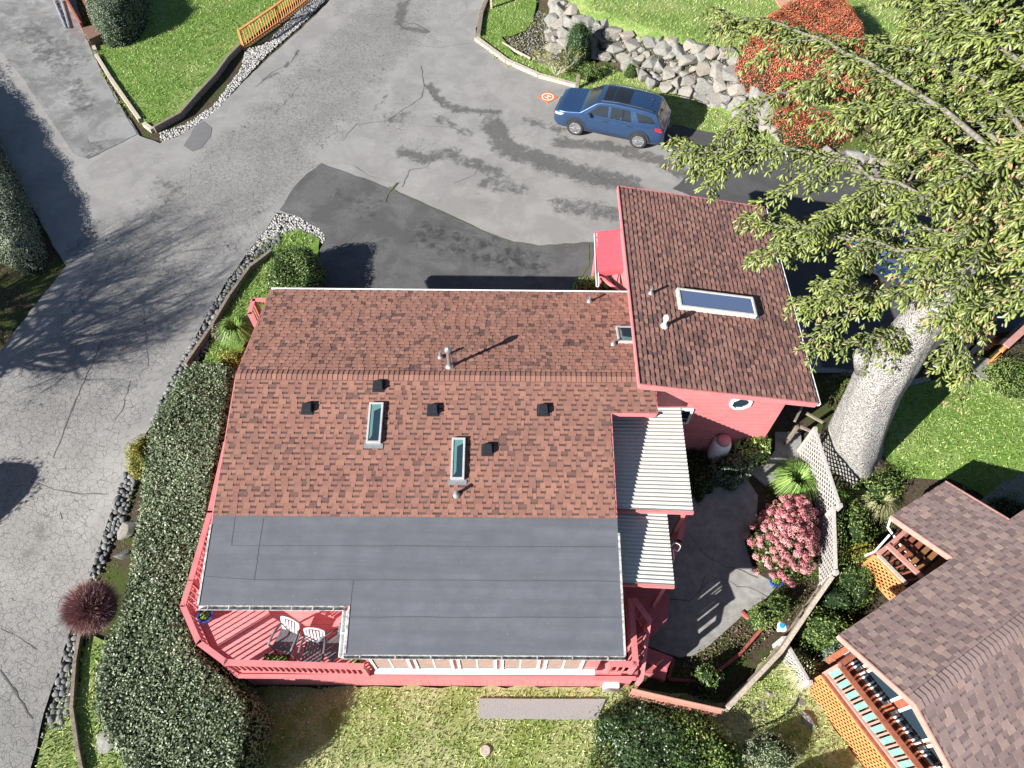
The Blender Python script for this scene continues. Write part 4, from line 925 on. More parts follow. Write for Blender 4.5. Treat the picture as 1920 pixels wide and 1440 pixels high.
timbers('timber_edging', [[(1388,1148),(1425,1180)], [(1425,1182),(1385,1228),(1342,1262)]], .09, .16, simple('red_painted_edging', (.32, .09, .07), .7), 'red painted timber edging around the weedy bed by the patio')
timbers('timber_edging', [[(1262,1236),(1252,1275),(1330,1280)]], .09, .16, simple('dull_red_edging', (.22, .06, .055), .7), 'dull red edging of the shaded bed beside the lower steps')
timbers('stone_edging', [[(1625,735),(1680,728),(1740,712)]], .2, .14, M_rock, 'row of edging blocks in the shade right of the big trunk', joint=.35)
# post & off-frame
q = G(1082, 168); mb = MB(); mb.box((q.x, q.y, q.z+.35), (.16, .16, .85)); tag(mb.build('wooden_post', M_timber, bevel=.01), 'short dark wooden post at the end of the timber kerb', 'post')
q = G(921, 18); mb = MB(); mb.box((q.x, q.y, q.z+.6), (.11, .11, 1.3)); mb.box((q.x, q.y, q.z+1.2), (.13, .13, .05)); tag(mb.build('wooden_post', M_timberw), 'pale wooden post at the top edge beside the road', 'post')

# ------------------------------------------------------------------ fences
def slatfence(name, pts, ht, gap, mat, lab, z0=0., topw=.10, slat=.035, lean=0):
    q = [G(*p) for p in pts]; e = empty(name, q[0], lab, 'fence')
    for a, b in zip(q, q[1:]):
        a1, b1 = a+Vector((0,0,ht)), b+Vector((0,0,ht)); mb = MB(); mb.beam(a1, b1, topw, .05); mb.build('top_rail', mat, e)
        mb = MB(); mb.beam(a+Vector((0,0,.12)), b+Vector((0,0,.12)), .05, .08); mb.build('bottom_rail', mat, e)
        n = int((b-a).length/gap)
        for k in range(n):
            p = a.lerp(b, (k+.5)/n); mb = MB(); mb.box((p.x, p.y, p.z+ht/2), (slat, slat, ht-.04), math.atan2(b.y-a.y, b.x-a.x)); mb.build('slat', mat, e)
    for p in q: mb = MB(); mb.box((p.x, p.y, p.z+ht/2), (.11, .11, ht+.08)); mb.build('post', mat, e)
    return e
slatfence('slat_fence', [(458,92),(525,45),(592,-8),(640,-48)], .95, .17, M_orange, 'orange stained slat fence above the gravel at the top of the road', topw=.13)
def lattice_panel(mb, a, b, z0, z1, gap=.13, w_=.032, th=.016, frame=.09):
    """a,b: bottom corners (world), z0,z1 heights; slats run diagonally, clipped to the panel"""
    L = (b-a).length; d = (b-a)/L; H_ = z1-z0; n = d.cross(Vector((0,0,1)))
    P_ = lambda s, h: Vector((a.x+d.x*s, a.y+d.y*s, a.z+(b.z-a.z)*s/L+z0+h))
    st = gap*1.414
    for sgn, off in ((1, th*.55), (-1, -th*.55)):
        c = -H_-L
        while c < L+H_:
            # line s = c + sgn*h
            pts = []
            for h in (0, H_):
                s = c+sgn*h; pts.append((s, h))
            (s0, h0), (s1, h1) = pts
            def clip(s0, h0, s1, h1):
                t0, t1 = 0., 1.; ds = s1-s0
                for lo, hi in ((0, L),):
                    if abs(ds) < 1e-9: return None
                    ta, tb = (lo-s0)/ds, (hi-s0)/ds
                    if ta > tb: ta, tb = tb, ta
                    t0, t1 = max(t0, ta), min(t1, tb)
                if t0 >= t1-.01: return None
                return (s0+ds*t0, h0+(h1-h0)*t0, s0+ds*t1, h0+(h1-h0)*t1)
            k = clip(s0, h0, s1, h1)
            if k: mb.beam(P_(k[0], k[1])+n*off, P_(k[2], k[3])+n*off, th, w_, up=n.cross(P_(k[2], k[3])-P_(k[0], k[1])))
            c += st
    if frame:
        F_ = [(P_(0, H_), P_(L, H_)), (P_(0, 0), P_(L, 0)), (P_(0, 0), P_(0, H_)), (P_(L, 0), P_(L, H_))]
        return F_
    return []
def lattice_fence(pts, ht, lab, cap=True, mat=None, fm=None, z0=.05, gap=.13, capw=.09, w_=.032, name='lattice_fence'):
    mat = mat or M_lattice; q = [G(*p) for p in pts]; e = empty(name, q[0], lab, 'fence')
    for a, b in zip(q, q[1:]):
        mb = MB(); F_ = lattice_panel(mb, a, b, z0, ht, gap, w_=w_); mb.build('lattice', mat, e)
        for s, t in F_[1:]: m2 = MB(); m2.beam(s, t, .05, .05); m2.build('frame', fm or mat, e)
        m2 = MB(); m2.beam(F_[0][0], F_[0][1], capw, .05); m2.build('cap_rail', fm or mat, e)
    for p in q: m2 = MB(); m2.box((p.x, p.y, p.z+ht/2+.03), (.11, .11, ht+.1)); m2.build('post', fm or mat, e)
    return e
lattice_fence([(1497,848),(1540,985)], 1.45, 'bleached white lattice fence beside the big tree trunk', w_=.05, gap=.14)
lattice_fence([(1534,985),(1537,1100)], 1.25, 'bleached lattice fence behind the pink hydrangea', w_=.05, gap=.14)
lattice_fence([(1452,1212),(1498,1292)], .85, 'low pale lattice fence joining the timber fence to the orange skirt', w_=.06, gap=.12)
lattice_fence([(1800,672),(1850,655)], .9, 'rose framed white lattice panel beside the orange fence', fm=M_rosewood, w_=.05)
lattice_fence([(1735,700),(1800,672)], .9, 'white lattice panel half hidden under drooping spruce cones', fm=M_rosewood, w_=.05)
# solid board fences seen from above
def board_fence(name, pts, ht, lab, mat, capmat, capw=.12, vary=None):
    q = [G(*p) for p in pts]; e = empty(name, q[0], lab, 'fence')
    for a, b in zip(q, q[1:]):
        L = (b-a).length; n = max(2, int(L/.15))
        mb = MB()
        for k in range(n):
            s, t = a.lerp(b, k/n), a.lerp(b, (k+.94)/n); h = ht+random.uniform(-.015, .015); c = (s+t)/2; mb.box((c.x, c.y, c.z+h/2-.1), ((t-s).length, .025, h+.2), math.atan2(b.y-a.y, b.x-a.x), r=random.random())
        mb.build('boards', mat, e)
        mb = MB(); mb.beam(a+Vector((0,0,ht+.02)), b+Vector((0,0,ht+.02)), capw, .045); mb.build('cap_rail', capmat, e, bevel=.005)
        for z in (.25, ht-.25): mb = MB(); mb.beam(a+Vector((0,0,z)), b+Vector((0,0,z)), .13, .06); mb.build('rail', mat, e)
    return e
board_fence('board_fence', [(1533,1105),(1500,1152),(1440,1240),(1343,1342)], 1.15, 'weathered grey board fence with flat cap running down from the hydrangea', M_timber, M_timberw)
board_fence('board_fence', [(1846,690),(1895,645),(1990,560)], 1.25, 'orange stained board fence at the right edge beyond the trunk', M_orange, M_rosewood, capw=.22)
M_fadedpink = paint('faded_pink_board', (.42, .21, .16), .75, wear=(.36, .26, .2), amt=.6)
board_fence('board_fence', [(1177,1305),(1250,1322),(1340,1342)], .95, 'low faded pink board fence between deck corner and grey fence', M_fadedpink, M_fadedpink, capw=.03)
e = empty('garden_gate', G(1500, 790), 'grey wooden gate frame between wing corner and big trunk', 'gate')
for a, b in (((1512,775),(1548,795)), ((1500,800),(1542,818)), ((1505,760),(1490,790)), ((1548,792),(1540,820))): mb = MB(); mb.beam(P(*a, 1.1), P(*b, 1.1), .07, .07); mb.build('rail', M_timber, e)
for a in ((1495,800),(1540,818)): q = P(*a, 1.1); mb = MB(); mb.box((q.x, q.y, .45), (.09, .09, 1.3)); mb.build('post', M_timber, e)

# ------------------------------------------------------------------ landing pad
q = P(1027, 182, .02); dvec = P(1046, 182, .02)-P(1008, 181, .02); s_ = dvec.length/2; ang = math.atan2(dvec.y, dvec.x)
pad = empty('landing_pad', q, 'small orange square drone landing pad with white ring and letter H on the asphalt', 'landing pad')
M_padO = simple('orange_fabric', (.70, .15, .04), .7); M_padW = simple('white_print', (.8, .8, .78), .7)
mb = MB(); k4 = [q+Vector((cos(ang+k*pi/2)*s_, sin(ang+k*pi/2)*s_, 0)) for k in range(4)]; mb.hexa(k4, [p+Vector((0,0,.012)) for p in k4]); mb.build('mat', M_padO, pad)
mb = MB(); N = 40
for k in range(N):
    a, b = 2*pi*k/N, 2*pi*(k+1)/N; mb.face([q+Vector((cos(t)*r*s_, sin(t)*r*s_, .017)) for t, r in ((a, .60), (a, .50), (b, .50), (b, .60))][::-1])
mb.build('ring', M_padW, pad)
mb = MB(); ca = ang+pi/4+.15; ux = Vector((cos(ca), sin(ca), 0)); uy = Vector((-sin(ca), cos(ca), 0))
for cx, cy, hx, hy in ((-.19, 0, .045, .27), (.19, 0, .045, .27), (0, 0, .15, .045)): c = q+ux*cx*s_+uy*cy*s_+Vector((0,0,.017)); mb.face([c-ux*hx*s_-uy*hy*s_, c+ux*hx*s_-uy*hy*s_, c+ux*hx*s_+uy*hy*s_, c-ux*hx*s_+uy*hy*s_])
mb.build('letter', M_padW, pad)

# ------------------------------------------------------------------ cars
M_tyre = simple('tyre_rubber', (.022, .022, .023), .85); M_rim = simple('alloy_rim', (.55, .56, .58), .3, .5, .8); M_carglass = (lambda t: (t.col((.012, .014, .016)), t.m)[1])(NT('car_glass', .04, 1.0)); M_trim = simple('dark_trim', (.03, .032, .035), .5)
M_red = simple('tail_lamp_red', (.55, .015, .02), .2, .6); M_lamp = simple('head_lamp', (.5, .5, .5), .15, .8); M_amber = simple('amber_lamp', (.8, .25, .02), .3)
def carpaint(name, c):
    t = NT(name, .32, .5, .55); t.b.inputs['Coat Weight'].default_value = 1; t.b.inputs['Coat Roughness'].default_value = .04; f = t.noise(400, 1); t.col(t.mix(t.mr(f, .4, .7, 0, .3), c, mul(c, 1.8))); return t.m
def interp(x, T):
    if x <= T[0][0]: return T[0][1]
    for (a, b), (c, d) in zip(T, T[1:]):
        if x <= c: t = (x-a)/(c-a); return b+(d-b)*t
    return T[-1][1]
def make_car(loc, rz, paintm, label, top=None, L=5.04, group=None, pano=True):
    root = empty('parked_car', loc, label, 'car', group, rz)
    T = top or [(-2.52,.55),(-2.48,.78),(-2.40,.98),(-2.2,1.05),(-1.7,1.11),(-1.3,1.17),(-1.22,1.22),(-.62,1.64),(-.4,1.70),(.2,1.74),(1.0,1.73),(1.6,1.69),(1.98,1.62),(2.2,1.25),(2.36,1.05),(2.46,.95),(2.52,.55)]
    Wd = [(-2.52,.66),(-2.45,.80),(-2.3,.90),(-2.0,.965),(-1.2,.985),(0,.99),(1.4,.985),(2.0,.95),(2.3,.90),(2.45,.84),(2.52,.74)]
    belt = 1.10
    def Y(x, z):
        w_ = interp(x, Wd)
        if z <= belt: return w_*(1-.05*max(0, (.55-z)/.3)**1.5-.045*max(0, (z-.8)/.3)**2)
        return w_*.955-(z-belt)*.40
    xs = sorted(set([-2.52+5.04*i/60 for i in range(61)]+[t[0] for t in T])); NS, NR, NT_ = 12, 4, 8; V = []
    for x in xs:
        zt = interp(x, T); zb = .30+.12*sm((abs(x)-2.2)/.3); r = .07; zs = zt-r; ring = []
        for j in range(NS+1): z = zb+(zs-zb)*j/NS; ring.append((Y(x, z), z))
        ye = Y(x, zs)
        for j in range(1, NR+1): a = j/NR*pi/2; ring.append((ye-r*1.3*(1-cos(a)), zs+r*sin(a)*.9))
        yt, ztt = ring[-1]
        for j in range(1, NT_+1): t = j/NT_; ring.append((yt*(1-t), ztt+.035*sin(t*pi/2)))
        full = [(x, -y, z) for y, z in ring]+[(x, y, z) for y, z in ring[-2::-1]]; V.append(full)
    n = len(V[0]); fl = [p for r_ in V for p in r_]
    Fs = [(i*n+k, (i+1)*n+k, (i+1)*n+k+1, i*n+k+1) for i in range(len(V)-1) for k in range(n-1)]+[tuple(range(n)), tuple((len(V)-1)*n+k for k in range(n-1, -1, -1))]+[((i+1)*n, i*n, i*n+n-1, (i+1)*n+n-1) for i in range(len(V)-1)]
    mb = MB(False); mb.mesh(fl, Fs); mb.build('body', paintm, root, smooth=True)
    def panel(name, pts, mat, proud=.006, side=1, n=5, par=None):
        # polygon in (x,z), fan over grid along x: pts = bottom edge list & top edge list
        bot, tp = pts; m = MB(False); N = 8; Vv = []
        for i in range(N+1):
            for j in range(n+1):
                s = i/N; t = j/n; b = (interp(s, [(k/(len(bot)-1), q[0]) for k, q in enumerate(bot)]), interp(s, [(k/(len(bot)-1), q[1]) for k, q in enumerate(bot)]))
                u = (interp(s, [(k/(len(tp)-1), q[0]) for k, q in enumerate(tp)]), interp(s, [(k/(len(tp)-1), q[1]) for k, q in enumerate(tp)])); x = b[0]+(u[0]-b[0])*t; z = b[1]+(u[1]-b[1])*t; Vv.append((x, side*(Y(x, z)+proud), z))
        m.mesh(Vv, [(i*(n+1)+j, (i+1)*(n+1)+j, (i+1)*(n+1)+j+1, i*(n+1)+j+1) for i in range(N) for j in range(n)]); return m.build(name, mat, par or root, smooth=True)
    for s in (1, -1):
        panel('side_window', ([(-.98,1.16),(-.06,1.16)], [(-.52,1.55),(-.10,1.60)]), M_carglass, side=s)
        panel('side_window', ([(.04,1.16),(.98,1.17)], [(.02,1.60),(.86,1.59)]), M_carglass, side=s)
        panel('side_window', ([(1.28,1.22),(2.0,1.26)], [(1.10,1.56),(1.80,1.50)]), M_carglass, side=s)
        panel('rocker_trim', ([(-1.1,.32),(1.1,.32)], [(-1.1,.42),(1.1,.42)]), M_trim, side=s)
        for x in (-1.43, 1.43):
            for nm, r0, r1, pr, mt in (('wheel_well', 0, .43, .008, M_black), ('wheel_arch', .40, .47, .022, M_trim)):
                m = MB(False); K = 20
                for k in range(K):
                    a, b = pi*k/K-.15, pi*(k+1)/K-.15+(.3/K if k == K-1 else 0); pts = [(x+r*cos(t), s*(Y(x, min(.75, .40+r*sin(t)))+pr), .40+r*sin(t)) for t, r in ((a, r0), (a, r1), (b, r1), (b, r0))]; m.face(pts)
                m.build(nm, mt, root)
            yo = Y(x, .5)-.09; m = MB(False); tilt = Matrix.Rotation(-s*pi/2, 3, 'X'); m.lathe((x, s*yo, .38), [(.24, -.12), (.36, -.12), (.385, -.09), (.385, .09), (.36, .13), (.265, .135), (.26, .10)], 28, tilt=tilt); wh = m.build('wheel', M_tyre, root, smooth=False)
            m = MB(False)
            for k in range(10):
                a = 2*pi*k/10+.1; c = Vector((x+cos(a)*.14, s*(yo+.115), .38+sin(a)*.14)); e2 = Vector((x+cos(a)*.255, s*(yo+.12), .38+sin(a)*.255)); m.beam(Vector((x, s*(yo+.12), .38)), e2, .035, .03, up=Vector((0, 1, 0)))
            m.lathe((x, s*yo, .38), [(.265, .115), (.265, .13), (.235, .13), (.235, .115)], 28, tilt=tilt); m.build('rim', M_rim, wh)
        m = MB(False); m.box((-.86, s*1.02, 1.16), (.16, .22, .13)); m.build('mirror', paintm, root, bevel=.03)
        for x in (-.12, .95): m = MB(False); m.box((x-.02, s*(Y(x, .98)+.02), .985), (.2, .03, .035)); m.build('door_handle', M_trim, root)
        for x in (-1.0, 0., 1.08): m = MB(False); m.mesh([(x, s*(Y(x, z)+.003), z) for z in (.42, .7, .95, 1.1)]+[(x+.012, s*(Y(x, z)+.003), z) for z in (.42, .7, .95, 1.1)], [(0, 1, 5, 4), (1, 2, 6, 5), (2, 3, 7, 6)]); m.build('door_gap', M_black, root)
        m = MB(False); m.tube([(-.45, s*.66, 1.735), (.3, s*.67, 1.80), (1.3, s*.665, 1.775), (1.8, s*.65, 1.70)], .022, 6); m.build('roof_rail', M_trim, root)
        panel('tail_lamp', ([(2.08,.98),(2.38,.94)], [(2.02,1.10),(2.26,1.10)]), M_red, side=s, proud=.012)
        panel('headlight', ([(-2.44,.80),(-2.12,.86)], [(-2.40,.93),(-2.0,.97)]), M_lamp, side=s, proud=.01)
    def top_panel(name, x0, x1, y0, y1, mat, par=None, off=.008):
        N = 6; Vv = []
        for i in range(N+1):
            x = x0+(x1-x0)*i/N; zt = interp(x, T)
            for j in range(5):
                yy = (y0+(y1-y0)*i/N)*(j/2-1); Vv.append((x, yy, zt-.007+.035*cos(min(1, abs(yy)/.7)*pi/2)+off))
        m = MB(False); m.mesh(Vv, [(i*5+j, (i+1)*5+j, (i+1)*5+j+1, i*5+j+1) for i in range(N) for j in range(4)]); return m.build(name, mat, par or root, smooth=True)
    top_panel('windscreen', -1.20, -.64, .80, .62, M_carglass, off=.012); top_panel('rear_window', 2.0, 2.20, .60, .70, M_carglass, off=.012)
    if pano:
        top_panel('sunroof', -.42, -.02, .50, .50, M_carglass); top_panel('sunroof', .02, .72, .50, .50, M_carglass)
        for y in (-.3, -.1, .1, .3): m = MB(False); m.beam((.85, y, 1.77), (1.65, y, 1.735), .02, .012); m.build('roof_rib', paintm, root)
    m = MB(False); m.lathe((1.62, .1, 1.73), [(.03, 0), (.012, .06), (.003, .16)], 8); m.build('antenna', M_trim, root)
    for y in (-.35, .35): m = MB(False); m.beam((-1.16, y-.3, 1.255), (-1.02, y+.3, 1.36), .02, .015); m.build('wiper', M_trim, root)
    m = MB(False); m.box((-2.505, 0, .62), (.06, 1.1, .28)); m.build('grille', M_trim, root, bevel=.02)
    m = MB(False); m.box((2.50, 0, .88), (.05, .34, .12)); m.build('number_plate', simple('blank_plate', (.6, .6, .6)), root)
    return root
a = P(1076, 255); b = P(1194, 280); d = (b-a).normalized(); nrm = Vector((-d.y, d.x, 0)); c = (a+b)/2+nrm*1.0
make_car((c.x, c.y, .045), math.atan2(d.y, d.x), carpaint('metallic_blue', (.028, .068, .155)), 'metallic blue estate car with glass roof parked beside the grass strip')
c = P(1682, 512)
make_car((c.x+.2, c.y-.2, .045), math.atan2(P(1610,500).y-P(1740,560).y, P(1610,500).x-P(1740,560).x), carpaint('mid_blue', (.02, .05, .14)), 'blue car half hidden beneath the spruce branches', pano=False)
c = P(1822, 560, 0)
make_car((c.x, c.y, .045), math.atan2(P(1790,500).y-P(1850,605).y, P(1790,500).x-P(1850,605).x), carpaint('black_paint', (.012, .013, .015)), 'black car in the shade under the right of the spruce', pano=False)

# ------------------------------------------------------------------ pots, chairs, tank
M_bluepot = (lambda t: (t.col((.012, .07, .30)), t.m)[1])(NT('blue_glaze', .12, .7)); M_potsoil = simple('potting_soil', (.05, .035, .025), .95)
M_grey = simple('grey_plastic', (.12, .125, .14), .5); M_whiteplastic = simple('white_plastic', (.52, .55, .56), .45)
M_plantleaf = leafmat('potted_leaves', [(0, (.06, .12, .02)), (.5, (.16, .25, .04)), (1, (.34, .40, .10))], .5, .4)
def leafball(name, c, R, n, size, mat, par=None, flat=.7, seed=0, asp=.5):
    rg = np.random.default_rng(seed); d = rg.normal(size=(n, 3)); d /= np.linalg.norm(d, axis=1)[:, None]; d[:, 2] = np.abs(d[:, 2]); r = R*rg.uniform(.45, 1.05, n)**.6
    p = np.array(c[:])+d*r[:, None]*[1, 1, flat]; nn = d+rg.normal(size=(n, 3))*.6; return leaves(name, p, nn, size, mat, par, rg, asp)
def leaves(name, p, nn, size, mat, par, rg, asp=.5, rnd=None, curl=.0):
    n = len(p); nn = nn/np.linalg.norm(nn, axis=1)[:, None]; t = np.cross(nn, rg.normal(size=(n, 3))); t /= np.linalg.norm(t, axis=1)[:, None]; b = np.cross(nn, t)
    s = (size*rg.uniform(.6, 1.25, n))[:, None]; L = t*s; Wv = b*s*asp
    V = np.stack([p-L*.5, p-Wv*.5+nn*s*.06, p+L*.5, p+Wv*.5+nn*s*.06], 1).reshape(-1, 3)
    return fastmesh(name, V, 4, mat, rg.random(n) if rnd is None else rnd, par)
def pot(px, py, z, R, h, lab, plant=True, k=1):
    q = P(px, py, z+h); q.z = z; e = empty('flower_pot', q, lab, 'flower pot'); mb = MB()
    mb.lathe(q, [(R*.62, 0), (R*.9, h*.45), (R*.98, h*.9), (R*1.1, h*.93), (R*1.1, h), (R*.9, h), (R*.88, h*.85)], 24); mb.build('bowl', M_bluepot, e, smooth=False)
    mb = MB(); mb.lathe(q+Vector((0,0,h*.86)), [(R*.88, 0), (R*.88, .005)], 20); mb.build('soil', M_potsoil, e)
    leafball('plant', q+Vector((.0, 0, h*.88)), R*.75, 130*k, .07, M_plantleaf, e, .7, seed=px)
    return e
pot(384, 1153, ZDK, .185, .28, 'blue glazed pot with yellow-green plant in the left deck corner')
pot(1456, 1087, g(*G(1456,1090)[:2])+.04, .19, .3, 'bright blue pot on the patio edge below the hydrangea')
e = empty('planter_box', P(517,1237,ZDK), 'dark rectangular planter with leafy plants against the deck railing', 'planter'); q = P(517, 1235, ZDK+.2)
mb = MB()
for dx, dy, sx, sy in ((0,-.11,.64,.02),(0,.11,.64,.02),(-.31,0,.02,.24),(.31,0,.02,.24)): mb.box((q.x+dx, q.y+dy, ZDK+.11), (sx, sy, .2))
mb.box((q.x, q.y, ZDK+.09), (.6, .22, .14)); mb.build('box', M_trim, e)
for dx in (-.2, 0, .2): leafball('plant', Vector((q.x+dx, q.y, ZDK+.17)), .13, 100, .06, M_plantleaf, e, .6, seed=int(dx*10)+9)
e = empty('potted_plant', P(672,1240,ZDK), 'small leafy potted plant tucked under the eave beside the first window', 'potted plant'); q = P(670, 1238, ZDK+.2)
mb = MB(); mb.lathe(Vector((q.x, q.y, ZDK)), [(.09, 0), (.13, .2), (.12, .2)], 16); mb.build('pot', M_trim, e); leafball('plant', Vector((q.x, q.y, ZDK+.2)), .18, 150, .07, M_plantleaf, e, .7, seed=5)
def chair(px, py, rz, lab, mat, group=None, z=None):
    q = P(px, py, ZDK+.42); q.z = ZDK; r_ = empty('plastic_armchair', q, lab, 'chair', group, rz); r_.scale = (1.16, 1.16, 1.1)
    m = MB(False)
    for k in range(8): m.beam((-.22+k*.063, -.21, .42), (-.22+k*.063, .22, .40), .052, .02)
    m.beam((-.25, -.22, .415), (.25, -.22, .415), .05, .04); m.beam((-.25, .22, .40), (.25, .22, .40), .04, .04); m.build('seat', M_grey if mat is M_whiteplastic else mat, r_)
    m = MB(False)
    for k in range(5): x = -.15+k*.075; m.beam((x*.95, .22, .45), (x, .36, .84), .042, .018)
    m.beam((-.2, .225, .42), (-.22, .37, .86), .045, .03); m.beam((.2, .225, .42), (.22, .37, .86), .045, .03); m.tube([(-.22, .37, .86), (-.12, .385, .90), (0, .39, .91), (.12, .385, .90), (.22, .37, .86)], .024, 8); m.build('backrest', mat, r_)
    for s in (-1, 1):
        m = MB(False); m.tube([(s*.25, -.25, .0), (s*.26, -.22, .40), (s*.28, -.24, .62), (s*.28, -.12, .66), (s*.27, .08, .66), (s*.23, .30, .63)], [.022, .024, .024, .03, .03, .024], 8); m.build('armrest', M_grey, r_, smooth=True)
        m = MB(False); m.tube([(s*.24, .22, .41), (s*.26, .30, 0)], [.026, .02], 8); m.build('leg', M_grey, r_)
    return r_
chair(538, 1202, rad(-18), 'white plastic armchair, left of the pair on the deck', M_whiteplastic)
chair(590, 1222, rad(-3), 'white plastic armchair, right of the pair on the deck', M_whiteplastic)
chair(628, 1214, rad(-50), 'dark plastic armchair partly under the grey roof corner', M_grey)
# propane tank
q = G(1340, 858); q.z += .02; e = empty('propane_tank', q, 'white upright propane tank with dusty pink cap beside the pink wall', 'tank'); mb = MB(); mb.lathe(q, [(.24, 0), (.25, .06), (.30, .12), (.30, .85), (.27, .98), (.20, 1.05)], 24); mb.build('cylinder', M_white, e, smooth=False)
mb = MB(); mb.lathe(q+Vector((0,0,1.04)), [(.20, -.02), (.21, .0), (.21, .14), (.16, .20), (.05, .23)], 22); mb.build('cap', simple('dusty_pink_enamel', (.52, .24, .26), .45), e)
mb = MB(); mb.tube([q+Vector((-.18,.05,1.12)), q+Vector((-.45,.2,1.2)), q+Vector((-.6,.15,.9)), q+Vector((-.55,.1,.4))], .012, 6); mb.build('hose', simple('copper_hose', (.5, .32, .14), .5), e)
# hoses and reel
def tubeobj(name, pts, r, mat, lab, cat, n=6):
    P_ = [Vector(p) for p in pts]; out = []
    for i in range(len(P_)-1):
        p0, p1, p2, p3 = P_[max(i-1,0)], P_[i], P_[i+1], P_[min(i+2,len(P_)-1)]
        for k in range(6): t = k/6; out.append(.5*((2*p1)+(p2-p0)*t+(2*p0-5*p1+4*p2-p3)*t*t+(3*p1-p0-3*p2+p3)*t**3))
    out.append(P_[-1]); mb = MB(); mb.tube(out, r, n); return tag(mb.build(name, mat, smooth=True), lab, cat)
tubeobj('garden_hose', [G(1500,1300,.05), G(1490,1325,.06), G(1465,1345,.05), G(1435,1358,.05), G(1405,1370,.05)], .035, M_black, 'black flexible drain hose curving through the weeds', 'hose')
tubeobj('cable_loop', [P(1258,1025,2.2), P(1266,1018,2.15), P(1276,1024,2.1), P(1270,1034,2.1), P(1262,1030,2.1), P(1264,1045,1.6), P(1262,1055,1.2)], .012, M_white, 'thin white cable loop hanging off the lower porch roof', 'cable')
q = G(1143, 1288); e = empty('hose_reel', q, 'white hose reel box with grey hose below the deck corner', 'hose reel'); mb = MB(); mb.box((q.x, q.y, q.z+.3), (.42, .26, .5)); mb.build('case', M_white, e, bevel=.03)
for k in range(3): mb = MB(); mb.tube([(q.x-.26+.5*t/12+.0, q.y-.16-.03*k, q.z+.45+.1*sin(pi*t/12)+.03*k) for t in range(13)], .014, 6); mb.build('hose', M_galv, e)
# small lamp on the fence: white round finial with blue top
q = P(1466, 1176, .15); e = empty('solar_lamp', (q.x, q.y, q.z-.3), 'round white lamp with bright blue centre on the board fence', 'lamp'); mb = MB(); mb.lathe(q, [(.05,-.3),(.05,-.02),(.13, 0), (.14, .04), (.09, .07)], 20); mb.build('shade', M_white, e)
mb = MB(); mb.lathe(q+Vector((-.015,.02,.071)), [(.075, 0), (.07, .015)], 18); mb.build('lens', simple('cyan_lens', (.02, .33, .62), .3), e)

# ------------------------------------------------------------------ neighbour house
ZE = 1.9
NA = P(1573, 1190, ZE); NE_ = P(1780, 1050, ZE); eu = (NE_-NA); eu.z = 0; eu.normalize(); ep = Vector((eu.y, -eu.x, 0))
SL = .42; RH = 1.98
NP = Plane(NA, eu, -ep+Vector((0, 0, -SL)))    # v positive = down slope (towards the garden); ridge at v=-RH
NR_ = Plane(NA+ep*RH+Vector((0, 0, SL*RH)), eu, ep+Vector((0, 0, -SL)))
nh = empty('brown_roof_house', NA+ep*2+eu*3+Vector((0,0,-3)), 'neighbouring house with mauve-brown shingle roof at the lower right', 'house')
f1 = NP.px(1675, 960); f2 = NP.px(1775, 905); f3 = NP.px(1895, 990)
print('neighbour', f1, f2, f3, NP.px(1715,1318), NR_.px(1790,1440))
ex0, ex1, vd = (f1[0]+NP.px(1780,1050)[0])/2, f2[0], (f1[1]+f2[1])/2
btone = lambda rs, tall: rs.random()
mb = shingles(NP, [[(0, -RH), (9, -RH), (9, 0), (0, 0)], [(ex0, 0), (ex1, 0), (ex1, vd), (ex0, vd)]], exp=.15, tab=(.15, .30), dragon=True, tones=lambda rs, tall: rs.uniform(.4, 1) if tall else rs.uniform(0, .7), seed=21)
slab_under(mb, NP, [(.01, -RH+.02), (9, -RH+.02), (9, -.01), (.01, -.01)], .15); slab_under(mb, NP, [(ex0+.01, 0), (ex1-.01, 0), (ex1-.01, vd-.01), (ex0+.01, vd-.01)], .15); mb.build('garden_roof_slope', M_shBr, nh)
mb = shingles(NR_, [[(0, 0), (9, 0), (9, 2.6), (0, 2.6)]], exp=.15, tab=(.15, .30), dragon=True, tones=lambda rs, tall: rs.uniform(.4, 1) if tall else rs.uniform(0, .7), seed=22); slab_under(mb, NR_, [(.01, .02), (9, .02), (9, 2.59), (.01, 2.59)], .15); mb.build('far_roof_slope', M_shBr, nh)
mb = MB(); u = 0; rs = random.Random(9)
RZ = NA+ep*RH+Vector((0, 0, SL*RH))
while u < 8.8:
    r = rs.choice([.3, .45, .55, .65, .5]); a = RZ+eu*u+Vector((0,0,.03)); b = RZ+eu*(u+.15)+Vector((0,0,.05))
    mb.face([NP.pt(u, -RH+.17, .022), NP.pt(u+.15, -RH+.17, .042), b, a], 0, r); mb.face([a, b, NR_.pt(u+.15, .17, .042), NR_.pt(u, .17, .022)], 0, r); mb.face([NP.pt(u+.15, -RH+.17, .0), NP.pt(u+.15, -RH+.17, .042), b, NR_.pt(u+.15, .17, .042), NR_.pt(u+.15, .17, 0)], 0, 0.); u += .15
mb.build('ridge_cap', M_shBr, nh)
for nm, a, b in (('barge_board', NP.pt(-.02, 0, -.08), NP.pt(-.02, -RH, -.08)), ('barge_board', NR_.pt(-.02, 0, -.08), NR_.pt(-.02, 2.6, -.08)), ('barge_board', NP.pt(ex0-.02, 0, -.08), NP.pt(ex0-.02, vd, -.08)), ('barge_board', NP.pt(ex1+.02, 0, -.08), NP.pt(ex1+.02, vd, -.08))):
    mb = MB(); mb.beam(a, b, .04, .2); mb.build(nm, M_rosewood, nh)
